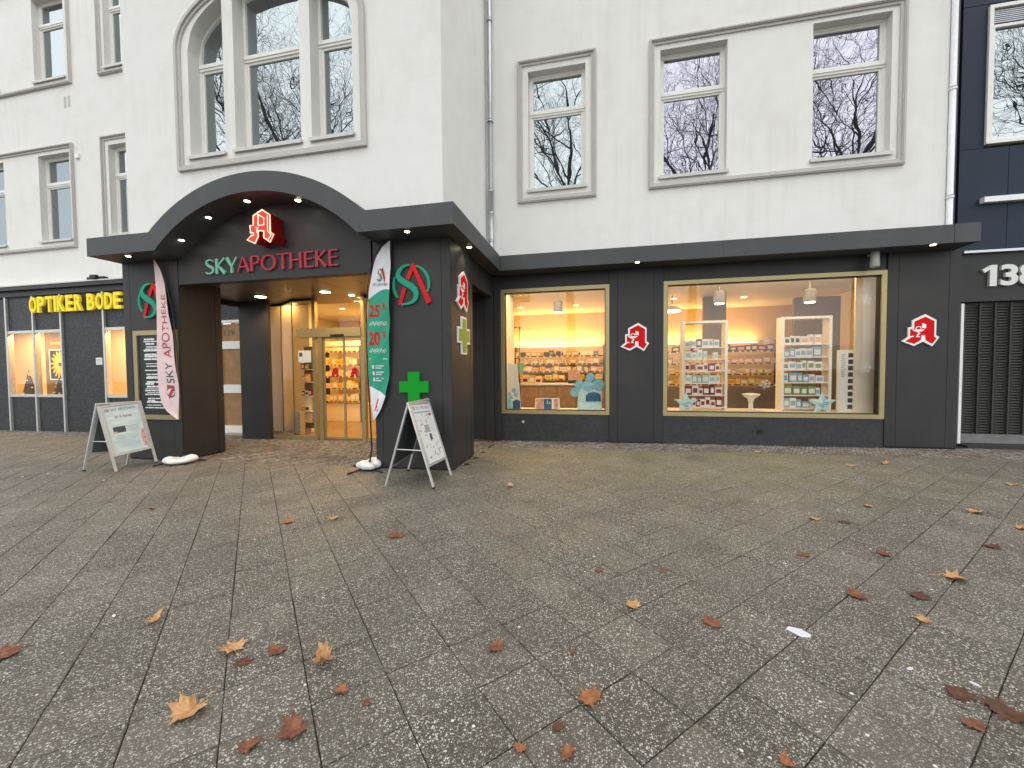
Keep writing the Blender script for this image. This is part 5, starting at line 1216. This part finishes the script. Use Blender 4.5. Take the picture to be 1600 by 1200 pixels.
# ------------------------------------------------------------------ feather flags
def flag(base_px, left, right, pole, label, mm, wave, cat='flag'):
    g0 = ground(*base_px); Y = g0.y
    t_ = thing('feather_flag', g0, label, cat, 'feather flags beside the porch')
    def lin(tab, v):
        for (v0, x0), (v1, x1) in zip(tab[:-1], tab[1:]):
            if v <= v1: f = (v-v0)/(v1-v0); return x0+(x1-x0)*f
        return tab[-1][1]
    v0, v1 = left[0][0], left[-1][0]; NV, NU = 60, 12; b = MB(); at = []
    def pos(u, v, off=0):
        py_ = v0+(v1-v0)*v; px_ = lin(left, py_)*(1-u)+lin(right, py_)*u
        p_ = onY(px_, py_, Y); return Vector((p_.x, Y+wave(u, v)-off, p_.z))
    for j in range(NV+1):
        for i in range(NU+1): b.v.append(tuple(pos(i/NU, j/NV))); at.append((i/NU, j/NV, 0))
    for j in range(NV):
        for i in range(NU): k = j*(NU+1)+i; b.f.append((k, k+NU+1, k+NU+2, k+1)); b.m.append(0)
    bn = build('banner', b, mm, t_, smooth=True); a = bn.data.attributes.new('print', 'FLOAT_VECTOR', 'POINT'); a.data.foreach_set('vector', [c for q in at for c in q])
    pp = [onY(px_, py_, Y) for px_, py_ in pole]; b = MB(); pp = [Vector((g0.x, Y, g0.z+.05))]+pp; n = len(pp); b.tube(pp, [.014-.009*i/(n-1) for i in range(n)], 8); build('pole', b, 'black', t_, smooth=True)
    b = MB(); fx = g0
    for ang in (25, 160, 250, 330):
        d = Vector((math.cos(R(ang)), math.sin(R(ang)), 0)); e_ = fx+d*.40; b.tube([fx+Vector((0, 0, .03)), fx+d*.2+Vector((0, 0, .028)), Vector((e_.x, e_.y, G(e_.x, e_.y)+.012))], .013, 6)
    b.lathe([(.035, .0), (.035, .05), (.018, .14)], (fx.x, fx.y, fx.z), 10); build('foot', b, 'black', t_)
    return t_, pos, Y
wave1 = lambda u, v: .02*math.sin(6*v+2.2*u)+.012*math.sin(19*v+5*u)*u+.01*math.sin(34*v)*(1-abs(2*u-1))
t_, pos, Yf = flag((283, 722), [(405, 239.5), (430, 241), (500, 243.5), (560, 246), (610, 250), (630, 254), (643, 262), (655, 277)], [(405, 240.5), (420, 249), (440, 255), (480, 264), (520, 270), (560, 274), (600, 277), (640, 278), (655, 278.5)],
    [(286, 700), (285, 660), (281, 600), (276, 540), (269, 485), (259, 440), (249, 416), (239.5, 402)], 'slim pink feather flag with vertical shop name in front of the notice case', 'flag_pink', wave1)
# lettering runs up the flag
def vtext(s, v0, v1, u0, u1, mm):
    b = MB(); vv, ff = glyphs(s); ax, bx = min(q[0] for q in vv), max(q[0] for q in vv); az, bz = min(q[1] for q in vv), max(q[1] for q in vv)
    for q in vv:
        a = (q[0]-ax)/(bx-ax); c = (q[1]-az)/(bz-az); b.v.append(tuple(pos(u1+(u0-u1)*c, v0+(v1-v0)*a, .004)))
    for f in ff: b.f.append(f); b.m.append(0)
    build('print', b, mm, t_)
vtext('SKY', .775, .645, .48, .86, 'print_dark'); vtext('APOTHEKE', .615, .22, .40, .84, 'print_red')
def flagprint(sp, wd, mm):
    b = MB(); tmp = MB(); tmp.stroke(sp, wd, 0, 0, (0, 0, 0)); n = len(sp)
    L_ = [(tmp.v[i][0], tmp.v[i][2]) for i in range(n)]; Rr_ = [(tmp.v[3*n+i][0], tmp.v[3*n+i][2]) for i in range(n)]
    for q in L_+Rr_: b.v.append(tuple(pos(q[0], q[1], .004)))
    for i in range(n-1): b.f.append((i, n+i, n+i+1, i+1)); b.m.append(0)
    build('print', b, mm, t_)
flagprint([(.5, .86), (.8, .80)], .03, 'print_red'); flagprint([(.8, .80), (.45, .795)], .02, 'print_red'); flagprint([(.62+.2*math.cos(k*.5), .83+.03*math.sin(k*.5)) for k in range(13)], .010, 'print_dark')
wave2 = lambda u, v: .018*math.sin(7*v+2.5*u)+.012*math.sin(23*v+4*u)*u+.008*math.sin(40*v+9*u)
t_, pos, Yf = flag((577, 733), [(376, 608), (385, 597), (400, 588), (425, 580), (460, 575), (520, 574), (580, 576.5), (630, 580), (658, 583)], [(376, 609.5), (385, 610), (430, 609.5), (480, 609), (540, 608), (590, 606.5), (620, 602), (640, 594), (658, 584)],
    [(581, 700), (579, 660), (575.5, 600), (573, 540), (572.5, 480), (576, 430), (585, 400), (596, 383), (609, 374)], 'white and green feather flag advertising 25 and 20 percent beside the right pier', 'flag_print', wave2)
def ftext(s, u0, u1, va, vb, mm, bold=.0, off=.004):
    b = MB(); vv, ff = glyphs(s, bold); ax, bx = min(q[0] for q in vv), max(q[0] for q in vv); az, bz = min(q[1] for q in vv), max(q[1] for q in vv)
    for q in vv: b.v.append(tuple(pos(u0+(u1-u0)*(q[0]-ax)/(bx-ax), vb+(va-vb)*(q[1]-az)/(bz-az), off)))
    for f in ff: b.f.append(f); b.m.append(0)
    build('print', b, mm, t_)
script = lambda v: flagprint([(.1+.78*k/48, v+.009*math.sin(k*1.35)+.004*math.sin(k*.5)) for k in range(49)], .007, 'print_white')   # handwriting too small to read
ftext('S', .34, .58, .155, .225, 'logo_green'); flagprint([(.56, .155), (.44, .228)], .018, 'logo_red'); flagprint([(.56, .155), (.74, .225)], .03, 'logo_red'); ftext('SKY APOTHEKE', .16, .92, .236, .252, 'print_dark')
ftext('25', .06, .58, .355, .425, 'logo_red', .03); ftext('%', .66, .86, .345, .385, 'logo_red', .02); script(.46)
ftext('20', .08, .58, .505, .58, 'logo_red', .03); ftext('%', .66, .86, .50, .54, 'logo_red', .02); script(.61)
flagprint([(.08, .655), (.92, .655)], .004, 'print_white')
for v in (.70, .735, .77):
    flagprint([(.22, v), (.30, v)], .02, 'print_white'); flagprint([(.36, v-.006), (.74, v-.006)], .005, 'print_white'); flagprint([(.36, v+.006), (.64, v+.006)], .005, 'print_white')
ftext('A', .25, .75, .875, .945, 'red_sign', .06)
# water ballast bags on the flag feet
def bag(px, py, label, w, d, h, rz):
    g0 = ground(px, py); b = MB(); n = 40; k = 12
    for i in range(n):
        a = 2*math.pi*i/n
        for j in range(k):
            t = 2*math.pi*j/k; rr = .085*(1+.22*math.sin(3*a+1)+.16*math.sin(7*a)+.05*math.sin(13*a+2*t)); cx_, cy_ = w*math.cos(a), d*math.sin(a)
            x = cx_*(1+rr*math.cos(t)/max(.1, w)); y = cy_*(1+rr*math.cos(t)/max(.1, d)); z = h*(.5+.5*math.sin(t))*(1+.25*math.sin(2*a+.5))
            q = Vector((x, y, z)); q.rotate(Matrix.Rotation(rz, 3, 'Z')); b.v.append((g0.x+q.x, g0.y+q.y, G(g0.x+q.x, g0.y+q.y)+.02+q.z))
    for i in range(n):
        for j in range(k): b.f.append((i*k+j, ((i+1) % n)*k+j, ((i+1) % n)*k+(j+1) % k, i*k+(j+1) % k)); b.m.append(0)
    o = build('water_bag', b, 'bag_white', smooth=True); tag(o, label, 'bag', 'ballast bags on the flag feet')
bag(282, 724, 'white water ballast bag on the foot of the pink flag', .16, .14, .10, .3); bag(577, 733, 'white water ballast bag on the foot of the green and white flag', .11, .13, .12, .8)

# ------------------------------------------------------------------ leaves and litter
LEAFP = [(0, -.5), (.03, -.22), (.30, -.36), (.27, -.20), (.50, -.12), (.36, 0), (.48, .22), (.26, .20), (.20, .34), (.10, .30), (0, .52), (-.10, .28), (-.22, .36), (-.25, .18), (-.48, .20), (-.35, -.02), (-.5, -.16), (-.26, -.2), (-.28, -.38), (-.03, -.22)]
def leaf(px, py, size, mm, label, curl, rz, narrow=1.0):
    g0 = ground(px, py); b = MB(); sd_ = random.random()*6
    fold = random.uniform(-.12, .12); cz = curl*.95+.08
    def h(x, y): return size*(cz*(.55*(abs(x-fold)**1.6)*2.2 + .28*(y+.1)**2) + .10*cz*math.sin(5*x+4*y+sd_)**2 + .02*math.sin(9*x+sd_)+.015*math.sin(11*y+sd_)) + .004
    rings = (1.0, .72, .42, .16)
    for f in rings:
        for p_ in LEAFP:
            x, y = p_[0]*f*narrow, (p_[1]-.0)*f*(1 if f == 1 else 1)
            q = Vector((x*size, y*size, 0)); q.rotate(Matrix.Rotation(rz, 3, 'Z')); wx, wy = g0.x+q.x, g0.y+q.y
            b.v.append((wx, wy, G(wx, wy)+h(x, y)))
    n = len(LEAFP)
    for r_ in range(3):
        for i in range(n): j = (i+1) % n; b.f.append((r_*n+i, r_*n+j, (r_+1)*n+j, (r_+1)*n+i)); b.m.append(0)
    b.f.append(tuple(3*n+i for i in range(n))); b.m.append(0)
    q0 = Vector((0, -.48*size, 0)); q0.rotate(Matrix.Rotation(rz, 3, 'Z')); q1 = Vector((.06*size, -.85*size, 0)); q1.rotate(Matrix.Rotation(rz, 3, 'Z'))
    P0 = Vector((g0.x+q0.x, g0.y+q0.y, G(g0.x+q0.x, g0.y+q0.y)+h(0, -.48))); P1 = Vector((g0.x+q1.x, g0.y+q1.y, G(g0.x+q1.x, g0.y+q1.y)+.006))
    b.tube([P0, P1], [size*.014, size*.01], 4)
    o = build('fallen_leaf', b, mm, smooth=False); tag(o, label, 'leaf', 'fallen plane leaves on the paving')
LV = [(295, 1114, .19, 'tan', 'large pale tan leaf near the bottom left', .5), (363, 1016, .155, 'tan', 'light orange-tan leaf left of the curled leaf', .5), (433, 1018, .12, 'red', 'dark red leaf just right of the light tan leaf', .3),
 (380, 1036, .11, 'brown', 'flat dark brown leaf below the light orange-tan leaf', .0), (507, 1036, .13, 'tan', 'tan leaf curled into a cup left of centre', 1.6), (532, 1083, .11, 'orange', 'narrow folded orange leaf below the cupped leaf', 1.4),
 (459, 1144, .15, 'red', 'crumpled brick red leaf at the bottom left of centre', .6), (389, 1167, .10, 'red', 'small brick red leaf left of the crumpled red leaf', .4), (775, 1013, .11, 'red', 'dark red leaf alone in the centre of the paving', .4),
 (10, 1023, .16, 'red', 'reddish leaf cut by the left picture edge', .3), (572, 1100, .05, 'red', 'tiny red leaf scrap right of the folded orange leaf', .2), (238, 796, .09, 'orange', 'small rust leaf far left near the boards', .6),
 (450, 816, .17, 'orange', 'flat rust leaf straight in front of the porch', .2), (522, 811, .12, 'tan', 'pale tan leaf in front of the sliding doors', .7), (619, 838, .19, 'red', 'rust red leaf in front of the right sandwich board', .2),
 (240, 973, .11, 'tan', 'curled tan leaf with a dark shadow at the left', 1.3), (797, 761, .13, 'tan', 'pale tan leaf just right of the right sandwich board', .9), (989, 947, .12, 'tan', 'bright tan leaf right of the centre', .4),
 (1113, 975, .13, 'red', 'spiky red-brown leaf left of the paper scrap', .3), (922, 1093, .14, 'orange', 'large rusty leaf at the bottom centre', .3), (888, 1180, .11, 'orange', 'long narrow orange leaf at the bottom edge of the centre', 1.0),
 (1230, 1195, .07, 'orange', 'small orange leaf tip at the bottom edge right of centre', .8), (1526, 802, .17, 'tan', 'pale tan leaf lying near the right edge below the gate', .6), (1596, 827, .12, 'tan', 'pale tan leaf cut by the right picture edge', .6),
 (1493, 906, .18, 'tan', 'large pale tan leaf with a dark stalk on the right', .5), (1338, 931, .15, 'red', 'red-brown leaf on a joint above the paper scrap', .3), (1436, 932, .15, 'brown', 'flat dark brown leaf left of the large pale leaf', .1),
 (1441, 971, .10, 'tan', 'narrow tan leaf below the flat dark leaf on the right', .9), (1500, 1087, .14, 'brown', 'dark red-brown wet leaf at the lower right', .1), (1575, 1115, .19, 'brown', 'largest dark brown wet leaf at the lower right corner', .1),
 (1521, 1134, .10, 'red', 'small red-brown leaf below the two wet leaves', .2), (1331, 729, .17, 'tan', 'pale tan leaf close to the wall below the large window', .5), (1381, 725, .15, 'tan', 'tan leaf close to the wall at the right end of the large window', .6),
 (1273, 812, .12, 'tan', 'small tan leaf right of centre in the middle distance', .5), (1320, 817, .15, 'brown', 'thin brown leaf beside the small tan leaf in the middle distance', .2), (1255, 868, .11, 'red', 'small red-brown leaf in the right middle of the paving', .2),
 (1381, 866, .14, 'red', 'red-brown star shaped leaf in the right middle of the paving', .2), (1550, 855, .14, 'brown', 'brown leaf on a joint near the right edge', .2), (1356, 792, .10, 'tan', 'tiny tan leaf in the right middle distance', .5),
 (1580, 758, .13, 'tan', 'tan leaf near the right edge below the gate threshold', .4), (1185, 707, .13, 'tan', 'small tan leaf on the mosaic strip under the large window', .4), (872, 1137, .07, 'brown', 'small dark leaf scrap below the large rusty leaf', .1),
 (936, 892, .08, 'red', 'tiny red scrap left of the bright tan leaf', .1), (1035, 892, .08, 'red', 'tiny red scrap right of the bright tan leaf', .1), (813, 1170, .06, 'orange', 'tiny orange scrap at the bottom centre left', .3), (895, 1020, .05, 'red', 'smallest red scrap above the large rusty leaf', .1)]
for k, (px, py, s, c, lb, cu) in enumerate(LV): leaf(px, py, s*.93, 'leaf_'+c, lb, cu, random.uniform(0, 6.28), .55 if 'narrow' in lb or 'thin' in lb else 1.0)
g0 = ground(1247, 989); b = MB(); P_ = [(-.055, .02), (-.03, .05), (.03, .035), (.06, -.01), (.05, -.035), (.0, -.045)]
b.prism([(p_[0], p_[1]) for p_ in P_], .003, .005, g0, (Vector((1, 0, GA)), Vector((0, 1, GB)), Vector((0, 0, 1)))); o = build('paper_scrap', b, 'paper'); tag(o, 'torn white paper scrap on the paving at the lower right', 'paper')
for k, (px, py, lb) in enumerate(((178, 963, 'white chewing gum ring on the left paving'), (35, 745, 'white litter scrap at the far left edge'), (76, 740, 'white litter scrap left of the left sandwich board'), (162, 751, 'white cigarette end in front of the left sandwich board'), (1422, 1046, 'white litter flake in the lower right paving'), (1523, 1070, 'small white litter flake beside the wet leaves'))):
    g0 = ground(px, py); b = MB(); a = random.random()*3; r_ = .013
    b.prism([(r_*1.6*math.cos(q), r_*.7*math.sin(q)) for q in (0, 1, 2.2, 3.3, 4.4, 5.4)], .003, .006, g0, (Vector((math.cos(a), math.sin(a), 0)), Vector((-math.sin(a), math.cos(a), 0)), Vector((0, 0, 1)))); o = build('litter_scrap', b, 'paper'); tag(o, lb, 'litter', 'litter scraps')

# ------------------------------------------------------------------ bare plane trees along the kerb behind the viewer (mirrored in the panes)
def tree_mesh(seed, H):
    rnd = random.Random(seed); tr, cr = MB(), MB()
    def branch(p, d, L_, r, lev):
        n = 5 if lev < 2 else (4 if lev < 4 else 3); pts = [p]; dd = d.copy(); cur = p.copy()
        for i in range(n):
            j = Vector((rnd.gauss(0, 1), rnd.gauss(0, 1), rnd.gauss(0, 1)))*(.10 if lev < 2 else .20)
            dd = (dd+j+Vector((0, 0, .05 if lev else .0))).normalized(); cur = cur+dd*L_/n; pts.append(cur.copy())
        rs = [max(.004, r*(1-.62*i/n)) for i in range(n+1)]
        (tr if lev == 0 else cr).tube(pts, rs, 9 if lev < 1 else (6 if lev < 3 else 3), 0, cap=False)
        if lev >= 5: return
        kids = (5, 5, 6, 5, 4)[lev]
        for k in range(kids):
            f = (.45+.55*(k+1)/kids) if lev == 0 else (.22+.78*(k+rnd.random()*.8)/kids); f = min(f, 1.0)
            idx = min(n, max(1, int(f*n+.5))); q = pts[idx]; ax = Vector((rnd.gauss(0, 1), rnd.gauss(0, 1), rnd.gauss(0, .4))).normalized()
            side_ = dd.cross(ax).normalized(); sp = (.55 if lev == 0 else .75)*rnd.uniform(.7, 1.25); nd = (dd*math.cos(sp)+side_*math.sin(sp)).normalized()
            branch(q, nd, L_*rnd.uniform(.50, .74)*(1.0 if lev else .85), rs[idx]*rnd.uniform(.55, .78), lev+1)
    branch(Vector((0, 0, -.1)), Vector((.03, .01, 1)).normalized(), H*.46, .30, 0)
    for q in range(160):                                    # seed balls and a few last leaves
        v = rnd.choice(cr.v[len(cr.v)//3:]); cr.lathe([(.002, -.02), (.022, 0), (.002, .02)], (v[0], v[1], v[2]-.08), 5)
    return tr, cr
protos = []
spots = [(-12.2, -3.6, 0, 0, 'bare plane tree behind the viewer mirrored in the right pane of the arched window'), (-1.2, -4.6, 1, .7, 'bare plane tree behind the viewer mirrored in the single upper window'), (4.3, -4.2, 0, 2.1, 'bare plane tree behind the viewer mirrored in the middle upper window'), (12.0, -5.2, 1, 3.9, 'bare plane tree behind the viewer mirrored in the right upper window'), (-18.0, -6.0, 1, 5.0, 'bare plane tree behind the viewer mirrored in the left pane of the arched window'), (20.5, -5.5, 0, 4.2, 'bare plane tree behind the viewer mirrored in the navy building window')]
for x, y, v_, rz, lb in spots:
    if v_ >= len(protos):
        tr, cr = tree_mesh(11+v_*5, 25.0); r_ = thing('plane_tree', (0, 0, 0), lb, 'tree', 'bare plane trees along the kerb'); build('trunk', tr, 'bark', r_, origin=(0, 0, 0)); build('crown', cr, 'twig', r_, origin=(0, 0, 0)); protos.append(r_)
        r = r_
    else: r = copy_tree(protos[v_]); r['label'] = lb
    r.location = (x, y, G(x, y)); r.rotation_euler = (0, 0, rz)
